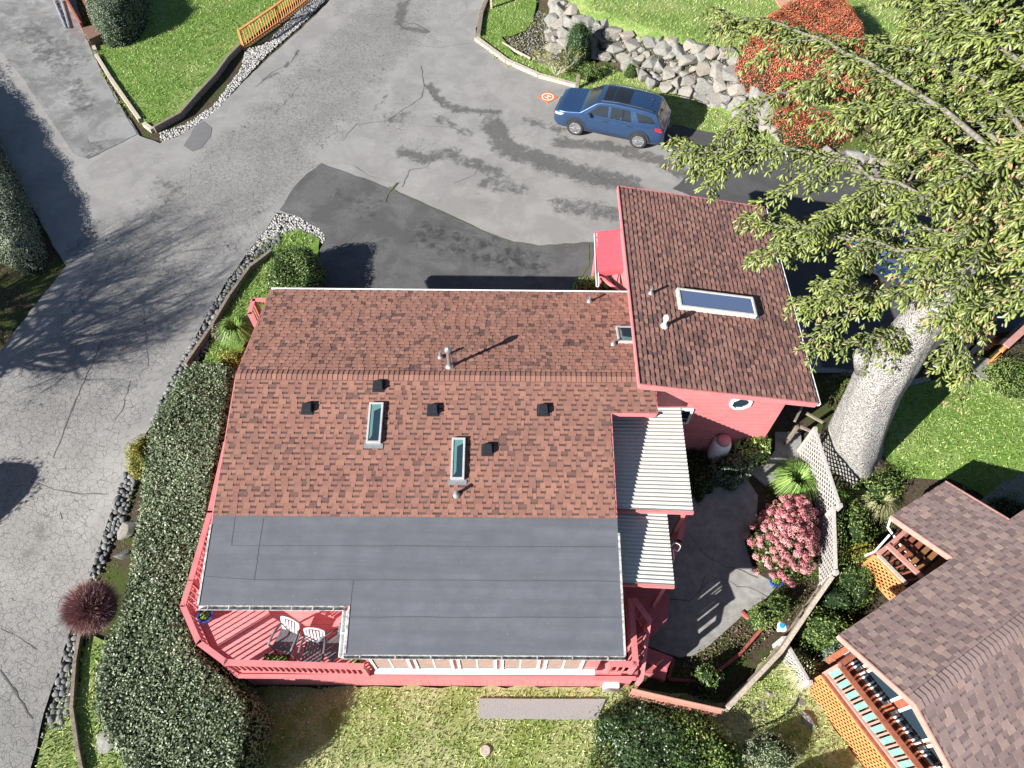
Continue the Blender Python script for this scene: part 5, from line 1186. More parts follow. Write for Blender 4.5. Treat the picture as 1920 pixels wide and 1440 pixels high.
gutter('gutter', NP.pt(ex0-.02, 0, -.02), NP.pt(-.05, 0, -.02), nh, .12, 1, M_gutter, 8); gutter('gutter', NP.pt(ex1, vd, -.02), NP.pt(ex0-.05, vd, -.02), nh, .12, 1, M_gutter, 5); gutter('gutter', NP.pt(9, 0, -.02), NP.pt(ex1+.02, 0, -.02), nh, .12, 1, M_gutter, 5)
def nl(e_, p, z): q = NA+eu*e_+ep*p; return Vector((q.x, q.y, z))
mb = MB(); WX = .62
mb.hexa([nl(WX,.3,-1.4), nl(8.8,.3,-1.4), nl(8.8,4.1,-1.4), nl(WX,4.1,-1.4)][::-1], [nl(WX,.3,ZE-.1), nl(8.8,.3,ZE-.1), nl(8.8,4.1,ZE-.3), nl(WX,4.1,ZE-.3)][::-1])
mb.mesh([nl(WX,.4,ZE-.15), nl(WX,RH,ZE+SL*RH-.2), nl(WX,4.0,ZE-.2), nl(WX+.1,.4,ZE-.15), nl(WX+.1,RH,ZE+SL*RH-.2), nl(WX+.1,4.0,ZE-.2)], [(0,1,2),(3,5,4),(0,3,4,1),(1,4,5,2)])
mb.build('wall', M_redwood, nh)
nso = lambda u, z, d: nl(WX-.001-d, u, z)
for u0, u1 in ((.45,.95),(1.02,1.9),(2.1,2.95),(3.02,3.6)): window(nh, nso, u0, u1, ZDK+.25, 1.95, .05, mull=0, blind=False)
mb = MB(); mb.tube([NP.pt(ex0+.0, vd, -.1), NP.pt(ex0-.05, vd-.1, -.2)+Vector((0,0,-.3)), nl(ex0+.05, -.35, .3), nl(ex0+.05, -.35, -.8)], .035, 8); mb.build('downpipe', M_white, nh)
# neighbour deck
nd = empty('neighbour_deck', nl(-.6, 2, -.9), 'brown deck with orange lattice skirt and pale green glass balusters beside the brown roofed house', 'deck')
dz = .1
def npx(px, py, z): return P(px, py, z)
oa = P(1548, 1262, dz); ob = P(1548+.62*260, 1262+260, dz)   # provisional, replaced by axis aligned edge
pe = (oa-NA).dot(eu); pp0 = (oa-NA).dot(ep); print('deck edge e', pe, 'p', pp0, 'g', g(oa.x, oa.y))
D0 = nl(pe, pp0, dz); D1 = nl(pe, pp0+5.5, dz)
mb = MB(); mb.hexa([nl(pe,pp0,dz-.15), nl(pe,pp0+5.5,dz-.15), nl(WX,pp0+5.5,dz-.15), nl(WX,pp0,dz-.15)][::-1], [nl(pe,pp0,dz), nl(pe,pp0+5.5,dz), nl(WX,pp0+5.5,dz), nl(WX,pp0,dz)][::-1]); mb.build('deck_floor', paint('brown_deck_boards', (.16, .055, .03), .6, wear=(.3, .12, .07), board=(0, .14, .1)), nd)
rl = MB(); rl.beam(D0+Vector((0,0,.95))+eu*.0, D1+Vector((0,0,.95)), .14, .05); rl.build('cap_rail', M_redwood, nd)
rl = MB(); rl.beam(D0+Vector((0,0,.1))-eu*.02, D1+Vector((0,0,.1))-eu*.02, .10, .07); rl.build('bottom_rail', M_rosewood, nd)
M_green = simple('pale_green_glass', (.17, .36, .28), .35, .5, var=.6, sc=40)
n = 0; s_ = .12
while s_ < 5.4:
    q = nl(pe-.01, pp0+s_, dz+.52); mb = MB(); mb.box(q, (.02, .15, .72), math.atan2(eu.y, eu.x)); mb.build('glass_baluster', M_green, nd)
    q = nl(pe-.0, pp0+s_+.15, dz+.5); mb = MB(); mb.box(q, (.05, .05, .86), math.atan2(eu.y, eu.x)); mb.build('baluster', M_rosewood, nd); s_ += .30
for k in (0, 2.9, 5.4): q = nl(pe, pp0+k, dz+.45); mb = MB(); mb.box(q, (.10, .10, 1.05), math.atan2(eu.y, eu.x)); mb.build('post', M_rosewood, nd)
def nlat(par, a, b, zt, nm='lattice_skirt', zb=None):
    zb = -1.3 if zb is None else zb; m = MB(); A_, B_ = Vector((a.x, a.y, 0)), Vector((b.x, b.y, 0)); F_ = lattice_panel(m, A_, B_, zb, zt, .125, w_=.042, th=.012); m.build(nm, M_orange, par)
    for s, t in F_: m = MB(); m.beam(s, t, .05, .05); m.build('skirt_frame', M_orange if nm else M_orange, par)
nlat(nd, nl(pe-.10, pp0, 0), nl(pe-.10, pp0+2.9, 0), dz-.12); nlat(nd, nl(pe-.10, pp0+2.95, 0), nl(pe-.10, pp0+5.5, 0), dz-.12)
mb = MB(); mb.beam(nl(pe-.05, pp0, dz-.03), nl(pe-.05, pp0+5.5, dz-.03), .16, .05); mb.build('fascia', M_redwood, nd)
mb = MB(); mb.beam(nl(pe-.05, pp0, dz-.3), nl(WX, pp0, dz-.3), .05, .6); mb.beam(nl(pe, pp0, dz+.95), nl(WX+.3, pp0, dz+.95), .14, .05); mb.split('end_board', M_redwood, nd)
# pergola and upper lattice by the small roof
pg = empty('pergola_deck', P(1680, 1060, -.6), 'small brown pergola deck with rafters and orange lattice below the roof notch', 'deck')
zq = .5; c4_ = [P(1640,1040,zq), P(1705,985,zq), P(1775,1050,zq), P(1700,1112,zq)]
mb = MB(); mb.hexa([p-Vector((0,0,.5)) for p in (c4_[3],c4_[2],c4_[1],c4_[0])], [p-Vector((0,0,.45)) for p in (c4_[3],c4_[2],c4_[1],c4_[0])]); mb.build('deck_floor', simple('dark_boards', (.09, .04, .025), .8), pg)
U3 = Vector((0,0,.0))
mb = MB(); mb.beam(P(1664,1022,zq+.5), P(1735,1088,zq+.5), .14, .06); mb.build('beam', M_rosewood, pg)
mb = MB(); mb.beam(P(1646,1040,zq+.45), P(1700,1095,zq+.45), .10, .05); mb.build('beam', M_timberw, pg)
mb = MB(); mb.beam(P(1646,1040,zq+.45), P(1705,990,zq+.45), .12, .06); mb.build('beam', M_rosewood, pg)
for k in range(5):
    t = .12+k*.2; a = P(1646,1040,zq+.4).lerp(P(1700,1095,zq+.4), t); b = P(1664,1022,zq+.42).lerp(P(1735,1088,zq+.42), t); mb = MB(); mb.beam(a, b, .045, .07); mb.build('rafter', M_redwood, pg)
for k in range(6):
    t = .08+k*.17; a = P(1664,1022,zq+.1).lerp(P(1735,1088,zq+.1), t); b = P(1705,985,zq+.1).lerp(P(1775,1048,zq+.1), t); mb = MB(); mb.beam(a, b, .14, .04); mb.build('bench_board', simple('varnished_board', (.26, .12, .05), .5) if k > 2 else M_redwood, pg)
aL, bL = P(1640,1042,.85), P(1702,1108,.85); nlat(pg, aL, bL, .85, zb=-.1)
mb = MB(); mb.tube([P(1668,1000+3,1.2), P(1640,1034,.95), P(1622,1042,.9)], .03, 8); mb.build('downpipe', M_white, pg)
for k in c4_: mb = MB(); mb.box((k.x, k.y, -.1), (.09, .09, 1.9)); mb.build('post', M_redwood, pg)

# planter box and ladder at the top left
q4 = [P(154,52,.5), P(182,45,.5), P(193,62,.5), P(166,74,.5)]; e = empty('trough_planter', G(165,60), 'brown wooden trough with sloping lid end beside the side driveway', 'planter')
mb = MB(); mb.hexa([Vector((p.x,p.y,0)) for p in q4[::-1]], q4[::-1]); mb.build('lid', simple('brown_board', (.17, .095, .07), .8), e)
for a, b in (((125,0),(156,54)), ((158,5),(180,48)), ((110,-25),(125,0))): mb = MB(); mb.beam(P(*a,.35), P(*b,.35), .09, .6); mb.build('side_board', M_redwood, e)
e = empty('ladder', P(110,20,.1), 'pale blue-grey ladder lying on the side driveway', 'ladder')
for dx in (0, 14): mb = MB(); mb.beam(P(100+dx,0,.1), P(122+dx*.5,52,.1), .04, .06); mb.build('side_rail', simple('blue_grey_aluminium', (.34, .40, .48), .4), e)
for k in range(4): t = k/4+.1; mb = MB(); mb.beam(P(100+22*t,52*t,.1), P(114+15*t,52*t-2,.1), .03, .03); mb.build('rung', M_galv, e)
q = P(1490, -4, 1.55); mb = MB(); q2 = [P(1450,-6,1.6), P(1470,22,1.6), P(1505,8,1.6), P(1560,-20,1.6), P(1460,-60,1.6)][::-1]; mb.hexa([p-Vector((0,0,.1)) for p in q2], q2); tag(mb.build('terracotta_paving', simple('terracotta', (.48, .24, .16), .8)), 'terracotta coloured paving at the top edge above the red berry shrub', 'paving')
# ------------------------------------------------------------------ hedges and shrubs
rg0 = np.random.default_rng(5)
M_woodgrey = simple('grey_bark_branch', (.30, .27, .24), .9, .1, var=.3, sc=12)
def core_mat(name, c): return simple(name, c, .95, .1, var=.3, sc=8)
def heightfn(poly, zt, zb, r, bumps=.12, seed=0):
    ph = random.Random(seed).uniform(0, 9)
    def f(x, y):
        d = edge_d(x, y, poly); t = min(1, d/r); b = zb if zb is not None else g(x, y); z1 = zt(x, y) if callable(zt) else zt
        w_ = bumps*(sin(x*1.7+ph)*cos(y*1.4+ph*2)+.5*sin(x*3.9+ph*3)*sin(y*3.3-ph))
        return b+(z1-b+w_)*math.sqrt(max(0, 1-(1-t)**2)), d, b
    return f
def hedge(name, label, cat, poly, zt, leafm, corem, dens=420, size=.085, asp=.55, r=.55, zb=None, bumps=.12, seed=0, spread=.75, group=None, loose=.04):
    q0 = poly[0]; cx, cy = sum(p[0] for p in poly)/len(poly), sum(p[1] for p in poly)/len(poly); e = empty(name, (cx, cy, g(cx, cy)), label, cat, group); rg = np.random.default_rng(seed+77)
    f = heightfn(poly, zt, zb, r, bumps, seed)
    # core
    inner = [p for p in rough_edge(poly, .25, .03)]
    if sum(inner[i-1][0]*inner[i][1]-inner[i][0]*inner[i-1][1] for i in range(len(inner))) < 0: inner.reverse()
    pts = [Vector(p) for p in inner]; xs = [p[0] for p in inner]; ys = [p[1] for p in inner]; gs = max(.12, min(.25, (max(xs)-min(xs))/14)); x = min(xs)
    while x < max(xs):
        y = min(ys)
        while y < max(ys):
            if pip(x, y, inner): pts.append(Vector((x+random.uniform(-.04, .04), y+random.uniform(-.04, .04))))
            y += gs
        x += gs
    rr = delaunay_2d_cdt(pts, [], [list(range(len(inner)))], 1, 1e-4); V = []
    for p in rr[0]: z, d, b = f(p[0], p[1]); V.append((p[0], p[1], max(b-.05, z-.10-.05*random.random()) if d > .02 else b-.05))
    mb = MB(); mb.mesh(V, [tuple(t) for t in rr[2]]); mb.build('core', corem, e, smooth=True)
    A = abs(sum(poly[i-1][0]*poly[i][1]-poly[i][0]*poly[i-1][1] for i in range(len(poly))))/2
    P_, N_ = [], []
    per = sum(math.hypot(poly[i][0]-poly[i-1][0], poly[i][1]-poly[i-1][1]) for i in range(len(poly)))
    for (x, y) in sample_poly(poly, int(A*dens)):
        z, d, b = f(x, y); zx = f(x+.06, y)[0]; zy = f(x, y+.06)[0]
        if not pip(x+.06, y, poly): zx = z-.2
        if not pip(x, y+.06, poly): zy = z-.2
        n = Vector(((z-zx)/.06, (z-zy)/.06, 1)).normalized(); k = random.uniform(-.13, .02+loose)
        P_.append((x+n.x*k, y+n.y*k, z+n.z*k)); N_.append(n[:])
    ori = 1 if sum(poly[i-1][0]*poly[i][1]-poly[i][0]*poly[i-1][1] for i in range(len(poly))) > 0 else -1
    h_ = (zt(cx, cy) if callable(zt) else zt)-g(cx, cy)
    for k in range(int(per*h_*dens*.7)):    # flanks
        i = random.randrange(len(poly)); a, b_ = poly[i-1], poly[i]
        if random.random() > math.hypot(a[0]-b_[0], a[1]-b_[1])/per*len(poly)*.5: continue
        t = random.random(); x, y = a[0]+(b_[0]-a[0])*t, a[1]+(b_[1]-a[1])*t; out = Vector(((b_[1]-a[1])*ori, (a[0]-b_[0])*ori, .25)).normalized(); b0 = g(x, y); zz = (zt(x, y) if callable(zt) else zt)
        s = random.random()**.8; z = b0+(zz-b0)*s*.85; ins = r*(1-math.sqrt(max(0, 1-(s*.85)**2)))-random.uniform(-.04, .08)
        P_.append((x-out.x*ins, y-out.y*ins, z)); N_.append(out[:])
    p = np.array(P_); nn = np.array(N_)+rg.normal(size=(len(p), 3))*spread*.6
    cl = .5+.5*np.sin(p[:, 0]*2.1+np.sin(p[:, 1]*1.9)*2)*np.sin(p[:, 1]*1.6+p[:, 2])
    rnd = np.clip(rg.random(len(p))*.8+cl*.2, 0, 1)
    leaves('foliage', p, nn, size, leafm, e, rg, asp, rnd); return e
def circ(px, py, z, rx, ry=None, n=20, wob=.2, rot=0):
    q = P(px, py, z); ry = ry or rx; return [(q.x+cos(rot)*cos(2*pi*k/n)*rx*(1+random.uniform(-wob, wob))-sin(rot)*sin(2*pi*k/n)*ry, q.y+sin(rot)*cos(2*pi*k/n)*rx+cos(rot)*sin(2*pi*k/n)*ry*(1+random.uniform(-wob, wob))) for k in range(n)]
L_hedge = leafmat('hedge_leaves', [(0, (.04, .06, .028)), (.35, (.095, .13, .06)), (.7, (.16, .20, .105)), (.93, (.25, .29, .17)), (1, (.30, .27, .13))], .5, .5)
L_box = leafmat('shrub_leaves', [(0, (.025, .05, .012)), (.4, (.06, .11, .022)), (.8, (.13, .19, .04)), (1, (.30, .33, .12))], .42, .5)
L_yel = leafmat('yellow_green_leaves', [(0, (.09, .09, .012)), (.5, (.20, .20, .025)), (1, (.36, .33, .07))], .5, .4)
L_gry = leafmat('grey_green_leaves', [(0, (.06, .085, .055)), (.5, (.13, .165, .11)), (1, (.27, .30, .22))], .6, .3)
L_dk = leafmat('dark_shrub_leaves', [(0, (.012, .03, .010)), (.5, (.03, .065, .018)), (.9, (.07, .12, .03)), (1, (.16, .19, .08))], .4, .5)
L_var = leafmat('variegated_leaves', [(0, (.06, .11, .02)), (.5, (.20, .30, .05)), (.8, (.42, .46, .16)), (1, (.62, .58, .36))], .45, .4)
L_red = leafmat('red_berries', [(0, (.07, .09, .03)), (.3, (.15, .15, .05)), (.36, (.38, .08, .04)), (.75, (.56, .12, .065)), (1, (.66, .26, .14))], .45, .4)
L_weed = leafmat('weed_leaves', [(0, (.04, .075, .015)), (.5, (.10, .16, .03)), (.85, (.22, .27, .07)), (1, (.36, .32, .16))], .6, .3)
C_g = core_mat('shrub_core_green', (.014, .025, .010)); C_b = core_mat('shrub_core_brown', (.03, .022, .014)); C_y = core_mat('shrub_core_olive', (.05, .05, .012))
def pp(px, z): return [tuple(P(x, y, z)[:2]) for x, y in px]
HZ = lambda x, y: .22+.75*sm((y-6)/6)
hedge('long_hedge', 'long broad dark green hedge between the road and the pink deck', 'hedge',
      pp([(372,692),(335,725),(315,770),(288,815),(270,880),(262,930),(248,990),(235,1050),(222,1100),(208,1150),(178,1195),(162,1265),(160,1325),(178,1375),(212,1425),(235,1500),(330,1530),(430,1500),(462,1420),(478,1345),(466,1300),(430,1255),(384,1218),(352,1140),(368,1075),(400,970),(420,890),(436,820),(446,750),(450,702),(405,690)], .35), HZ, L_hedge, C_g, dens=1000, size=.08, r=.22, seed=1, bumps=.06)
hedge('shrub', 'clipped yellow-green shrub bulging over the kerb at the left of the long hedge', 'shrub', circ(260, 845, .5, .52, .62), .75, L_yel, C_y, 1300, .05, r=.4, seed=2, bumps=.03)
hedge('shrub', 'yellow-green shrub squeezed between grass bank and roof edge', 'shrub', circ(437, 668, .6, .5, .42), .85, L_yel, C_y, 1300, .05, r=.4, seed=3, bumps=.03)
hedge('shrub', 'leafy green bush at the corner of the dark lower driveway', 'shrub', pp([(508,470),(540,455),(585,460),(600,480),(598,530),(590,560),(510,560),(490,520)], 1.1), 1.35, L_box, C_g, 900, .075, r=.5, seed=4)
hedge('shrub', 'small dusty shrub with pale twigs on the grass bank beside the upper cobbles', 'shrub', circ(412, 618, .3, .34), .4, leafmat('dusty_leaves', [(0, (.09, .08, .05)), (1, (.32, .29, .22))], .7), C_b, 900, .05, r=.3, seed=5, bumps=.03)
hedge('shrub', 'low variegated shrub under the white canopy gutter', 'shrub', pp([(1078,518),(1110,514),(1148,518),(1150,545),(1076,545)], .55), .6, L_var, C_g, 1200, .06, r=.25, seed=6, bumps=.03)
hedge('shrub', 'round dark shrub on top of the boulder bank', 'shrub', circ(1090, 48, 1.9, .62), 2.15, L_dk, C_g, 900, .06, r=.5, seed=7)
hedge('shrub', 'dense low conifer shrub behind the timber kerb near the parked car', 'shrub', circ(1108, 128, .5, .62, .45), .75, L_weed, C_g, 900, .055, r=.45, seed=8)
hedge('shrub', 'small spiky shrub in front of the boulders above the car roof', 'shrub', circ(1186, 122, .6, .34), .8, L_weed, C_g, 900, .06, r=.3, seed=9, asp=.25)
hedge('left_hedge'.replace('left_', 'tall_'), 'tall clipped grey-green hedge at the left edge beside the side driveway', 'hedge', pp([(-110,100),(-40,205),(4,290),(30,345),(48,400),(60,445),(48,474),(18,478),(-40,450),(-110,420)], 1.1), 1.3, leafmat('clipped_grey_leaves', [(0, (.09, .12, .07)), (.5, (.19, .23, .15)), (1, (.36, .38, .29))], .6), C_g, 1100, .06, r=.7, seed=10, zb=None)
hedge('shrub', 'big grey-green clipped shrub at the top edge of the upper left lawn', 'shrub', pp([(150,-50),(152,0),(165,28),(185,45),(215,42),(240,28),(258,0),(262,-50)], 1.3), 1.6, L_gry, C_g, 700, .065, r=.6, seed=11)
hedge('shrub', 'small rusty shrub beside the brown trough planter', 'shrub', circ(210, 52, .3, .38, .28), .5, leafmat('rusty_leaves', [(0, (.10, .09, .03)), (1, (.34, .22, .10))], .7), C_b, 900, .05, r=.3, seed=12)
hedge('shrub', 'grey-green rosemary-like shrub in front of the propane tank', 'shrub', circ(1374, 872, .5, .62, .5), .75, L_gry, C_g, 900, .08, asp=.3, r=.45, seed=13)
hedge('shrub', 'bright variegated yellow-white shrub against the corner of the pink wing', 'shrub', circ(1412, 832, .7, .56, .5), 1.05, L_var, C_g, 900, .08, r=.45, seed=14)
hedge('shrub', 'dark low shrub in the shade beside the corrugated porch roof', 'shrub', circ(1310, 880, .1, .6, .9), .3, L_dk, C_g, 500, .07, r=.4, seed=15)
hedge('bramble_thicket', 'dark tangled thicket at the bottom right of the long concrete slab', 'thicket', wpoly([(1118,1345),(1150,1320),(1200,1305),(1260,1325),(1330,1345),(1350,1380),(1330,1420),(1300,1500),(1120,1500),(1105,1420)]), lambda x, y: -.85, L_dk, C_g, 800, .075, r=.5, seed=16, bumps=.35, loose=.25)
hedge('shrub', 'leafy shrub with mixed grey and green foliage along the faded pink fence', 'shrub', wpoly([(1240,1345),(1290,1335),(1330,1370),(1380,1400),(1370,1500),(1250,1500)]), -.85, L_weed, C_g, 700, .075, r=.4, seed=17, bumps=.35, loose=.25)
hedge('shrub', 'silvery shrub at the bottom edge near the orange lattice', 'shrub', circ(1452, 1412, -.8, .7, .5), -.5, leafmat('silver_leaves', [(0, (.10, .12, .06)), (.6, (.24, .27, .15)), (1, (.42, .43, .33))], .6), C_g, 800, .07, asp=.25, r=.5, seed=18)
for i, (x, y, rx, ry, z, m, lab) in enumerate(((1555,1170,.55,.5,.0,L_weed,'fern-like green plant between timber fence and brown roof gutter'), (1610,1085,.6,.7,.0,L_box,'bright green leafy shrub under the white gutter of the brown roof'), (1580,1120,.5,.5,-.2,L_dk,'dark green shrub in the gap behind the timber fence'), (1625,1040,.45,.4,.1,L_yel,'yellowish shrub at the corner of the small orange lattice'), (1650,905,.7,.5,.2,L_weed,'olive shrub between the trunk and the small brown roof'), (1600,975,.5,.9,.0,L_weed,'weedy shrub along the outside of the lattice fence'), (1618,850,.35,.3,.2,leafmat('purple_blades', [(0, (.10, .05, .045)), (1, (.34, .24, .21))], .6),'purple-brown spiky plant at the foot of the huge trunk'), (1440,1145,.34,.3,-.3,L_weed,'small leafy plant at the edge of the sunlit patio corner'), (1465,1130,.3,.3,-.2,L_box,'green shrub just below the bright blue pot'), (1330,1265,.32,.3,-.6,L_box,'small green shrub within the shaded bed by the lower steps'), (1905,700,.9,.7,.5,L_weed,'mixed shrub bed at the right edge beside the neighbour path'), (1585,1215,.35,.5,-.2,L_gry,'pale leaved plant beside the corner of the brown roof'), (1900,960,.9,.5,-.1,L_dk,'dark clipped shrub in the shaded notch of the brown roof'))):
    hedge('shrub', lab, 'shrub', circ(x, y, z, rx, ry), z+.15, m, C_g if m is not L_yel else C_y, 700, .075, asp=.4, r=.35, seed=30+i, bumps=.22, loose=.22)
# red-brown twiggy ball
def twigball(px, py, zc, R, n, mat, label, name='twiggy_shrub', cat='shrub'):
    c = P(px, py, zc); b = Vector((c.x, c.y, g(c.x, c.y))); e = empty(name, b, label, cat); rg = np.random.default_rng(3); d = rg.normal(size=(n, 3)); d /= np.linalg.norm(d, axis=1)[:, None]; d[:, 2] = d[:, 2]*.9+.15
    base = np.array(c[:])+d*R*.55; tip = np.array(c[:])+d*R*rg.uniform(.8, 1.02, n)[:, None]+rg.normal(size=(n, 3))*.09; s = np.cross(d, rg.normal(size=(n, 3))); s /= np.linalg.norm(s, axis=1)[:, None]; s *= .008
    V = np.stack([base-s, base+s, tip], 1).reshape(-1, 3); fastmesh('twigs', V, 3, mat, rg.random(n), e)
    mb = MB(); mb.lathe(c, [(R*.3, -R*.8), (R*.7, -R*.5), (R*.82, 0), (R*.7, R*.42), (R*.3, R*.72)], 20); mb.build('core', core_mat('red_brown_core', (.05, .018, .016)), e, smooth=True); return e
M_twig = leafmat('red_brown_twigs', [(0, (.12, .05, .05)), (.5, (.28, .14, .14)), (1, (.48, .34, .32))], .6, .3)
twigball(172, 1140, -.05, .74, 16000, M_twig, 'round red-brown leafless shrub overhanging the road beside the hedge')
# shrub with pale visible branches behind the kerb
def limb(mb, p, d, L, r, depth, rs, tips, spread=.6, up=.1):
    n = 4; pts = [p]; q = p.copy(); dd = d.copy(); rr = [r]
    for k in range(n): dd = (dd+Vector((rs.gauss(0, .14), rs.gauss(0, .14), rs.gauss(0, .10)+up*.3))).normalized(); q = q+dd*(L/n); pts.append(q.copy()); rr.append(r*(1-.4*(k+1)/n))
    mb.tube(pts, rr, 5 if depth > 1 else 3, cap=False); tips.append(q)
    if depth > 0:
        for k in range(rs.choice((2, 3, 3, 4))):
            i = rs.randint(1, n); nd = (dd+Vector((rs.gauss(0, spread), rs.gauss(0, spread), rs.gauss(0, spread*.6)))).normalized(); limb(mb, pts[i], nd, L*rs.uniform(.55, .85), rr[i]*.65, depth-1, rs, tips, spread, up)
def openshrub(px, py, label, R, hgt, leafm, seed, nleaf=500, size=.06, wood=M_woodgrey, depth=3, name='shrub', r0=.02, cat='shrub'):
    b = G(px, py); e = empty(name, b, label, cat); rs = random.Random(seed); mb = MB(); tips = []
    for k in range(7): a = k*2*pi/7+rs.uniform(-.3, .3); limb(mb, b.copy(), Vector((cos(a)*.8, sin(a)*.8, .9)).normalized(), R*.55, r0, depth, rs, tips, .5)
    mb.build('branches', wood, e)
    if nleaf:
        rg = np.random.default_rng(seed); T = np.array([t[:] for t in tips]); p = T[rg.integers(0, len(T), nleaf)]+rg.normal(size=(nleaf, 3))*.07; leaves('foliage', p, rg.normal(size=(nleaf, 3))+[0, 0, .8], size, leafm, e, rg, .6)
    return e
openshrub(1043, 142, 'open shrub with pale bare branches and yellow-green leaves behind the timber kerb', 1.25, 1, L_yel, 4, 1500, .055, simple('white_branches', (.5, .47, .42), .8), depth=4)
openshrub(1325, 1275, 'tangle of bare grey twigs in the shaded bed', .5, .4, L_weed, 6, 60, .05)
# hydrangea
hy = P(1480, 1000, .1); e = empty('hydrangea', (hy.x, hy.y, g(hy.x, hy.y)), 'big hydrangea covered in faded pink flower heads by the lattice fence', 'shrub'); rg = np.random.default_rng(8)
HPOLY = pp([(1432,955),(1455,930),(1490,915),(1525,925),(1545,955),(1550,1010),(1545,1045),(1515,1070),(1475,1064),(1437,1046),(1425,1020),(1412,990)], .4)
fh = heightfn(HPOLY, .65, None, .9, .05, 2); M_pet = leafmat('pink_petals', [(0, (.26, .06, .09)), (.4, (.48, .15, .18)), (.75, (.62, .30, .30)), (.93, (.70, .44, .38)), (1, (.45, .40, .2))], .6, .3)
heads = []; tries = 0
while len(heads) < 99 and tries < 12000:
    tries += 1; (x, y), = sample_poly(HPOLY, 1); z, d, b = fh(x, y); z += random.uniform(-.12, .05)
    if all((x-a)**2+(y-b_)**2 > .15**2 for a, b_, c in heads): heads.append((x, y, z))
for (x, y, z) in heads:
    R = random.uniform(.105, .15); n = 150; d = rg.normal(size=(n, 3)); d /= np.linalg.norm(d, axis=1)[:, None]; d[:, 2] = np.abs(d[:, 2])*.9-.1; base = random.random()*.45
    leaves('flower_head', np.array([x, y, z])+d*[R, R, R*.8], d+rg.normal(size=(n, 3))*.3, .04, M_pet, e, rg, .9, np.clip(base+rg.random(n)*.55, 0, 1))
pts_ = sample_poly(HPOLY, 2200); leaves('foliage', np.array([(x, y, fh(x, y)[0]-random.uniform(.08, .3)) for x, y in pts_]), rg.normal(size=(2200, 3))+[0, 0, 1], .09, L_box, e, rg, .6)
rr_ = [Vector((x, y, 0)) for x, y in HPOLY]; mb = MB(); cz = Vector((sum(p.x for p in rr_)/len(rr_), sum(p.y for p in rr_)/len(rr_), 0))
mb.hexa([Vector((p.x, p.y, g(p.x, p.y)-.05)) for p in rr_][::-1], [cz+(p-cz)*.6+Vector((0,0,.25)) for p in rr_][::-1]); mb.build('core', C_b, e)
# ornamental grasses
def tuft(px, py, R, n, mat, label, L=.5, name='grass_clump'):
    b = G(px, py); e = empty(name, b, label, 'ornamental grass'); rg = np.random.default_rng(px); a = rg.uniform(0, 2*pi, n); l = rg.uniform(.5, 1.1, n)*L; h = rg.uniform(.5, 1., n); V = []
    o = np.stack([np.cos(a), np.sin(a), 0*a], 1); s = np.stack([-np.sin(a), np.cos(a), 0*a], 1)*.007; b0 = np.array(b[:])+o*(rg.random(n)*R*.3)[:, None]
    m1 = b0+o*(l*.45)[:, None]*R*1.6+np.array([0, 0, 1])*(h*l*.8)[:, None]; m2 = b0+o*(l*1.0)[:, None]*R*1.9+np.array([0, 0, 1])*(h*l*.35)[:, None]
    V = np.concatenate([np.stack([b0-s, b0+s, m1+s, m1-s], 1).reshape(-1, 3), np.stack([m1-s, m1+s, m2+s*.2, m2-s*.2], 1).reshape(-1, 3)]); r_ = rg.random(n); fastmesh('blades', V, 4, mat, np.concatenate([r_, r_]), e); return e
M_og = leafmat('fresh_blades', [(0, (.04, .10, .015)), (.5, (.12, .24, .04)), (1, (.32, .42, .12))], .5, .4)
tuft(1492, 905, .55, 1400, M_og, 'bright green grass clump spilling beside the lattice fence', .75)
tuft(1440, 650-20, .6, 10, M_og, 'x', .1) if False else None
tuft(445, 625, .5, 900, M_og, 'green strappy plant on the bank beside the roof edge', .7); tuft(1498, 1262, .4, 260, leafmat('straw_blades', [(0, (.18, .2, .06)), (1, (.5, .48, .28))], .6), 'pale straw coloured strappy clump by the low lattice fence', .8)
tuft(1570, 945, .4, 500, M_og, 'grassy clump outside the lattice fence', .6); tuft(1640, 945, .5, 600, leafmat('dry_blades', [(0, (.14, .16, .05)), (1, (.46, .44, .24))], .6), 'dry pale grass clump beside the small brown roof', .7); tuft(1612, 862, .5, 500, leafmat('purple_brown_blades', [(0, (.10, .05, .04)), (1, (.36, .27, .22))], .6), 'purple-brown grass fan at the right foot of the trunk', .7)
# ground cover (nobody could count it)
def cover(name, polys, dens, size, mat, label, h=.12, cat='ground cover'):
    P_ = []
    for q in polys:
        wp = wpoly(q); A = abs(sum(wp[i-1][0]*wp[i][1]-wp[i][0]*wp[i-1][1] for i in range(len(wp))))/2
        for x, y in sample_poly(wp, int(A*dens)):
            k = .5+.5*sin(x*2.3+sin(y*2)*1.5)*sin(y*2.1+cos(x*1.3)*2)
            if random.random() > .35+.75*k: continue
            P_.append((x, y, g(x, y)-.03+random.random()*h*(.4+k)))
    p = np.array(P_); rg = np.random.default_rng(len(p)); o = leaves(name, p, rg.normal(size=(len(p), 3))*.6+[0, 0, .9], size, mat, None, rg, .5); tag(o, label, cat, kind='stuff'); return o
cover('ground_cover', [[(1400,110),(1500,130),(1700,175),(1960,240),(2050,420),(1960,420),(1820,370),(1690,325),(1560,285),(1470,240),(1400,200)]], 260, .075, L_weed, 'weedy ground cover on the bank under the spruce', .25)
cover('ground_cover', [[(1440,880),(1520,900),(1560,1060),(1530,1100),(1480,1180),(1440,1130),(1470,1090),(1430,1000)], [(1280,1240),(1440,1125),(1470,1170),(1385,1240),(1310,1290),(1262,1285)], [(1540,830),(1660,840),(1690,930),(1680,960),(1600,1060),(1560,1160),(1640,1120),(1560,1250),(1480,1190),(1555,1060),(1555,940)]], 330, .055, L_weed, 'low weeds in the beds around the patio and fences', .12)
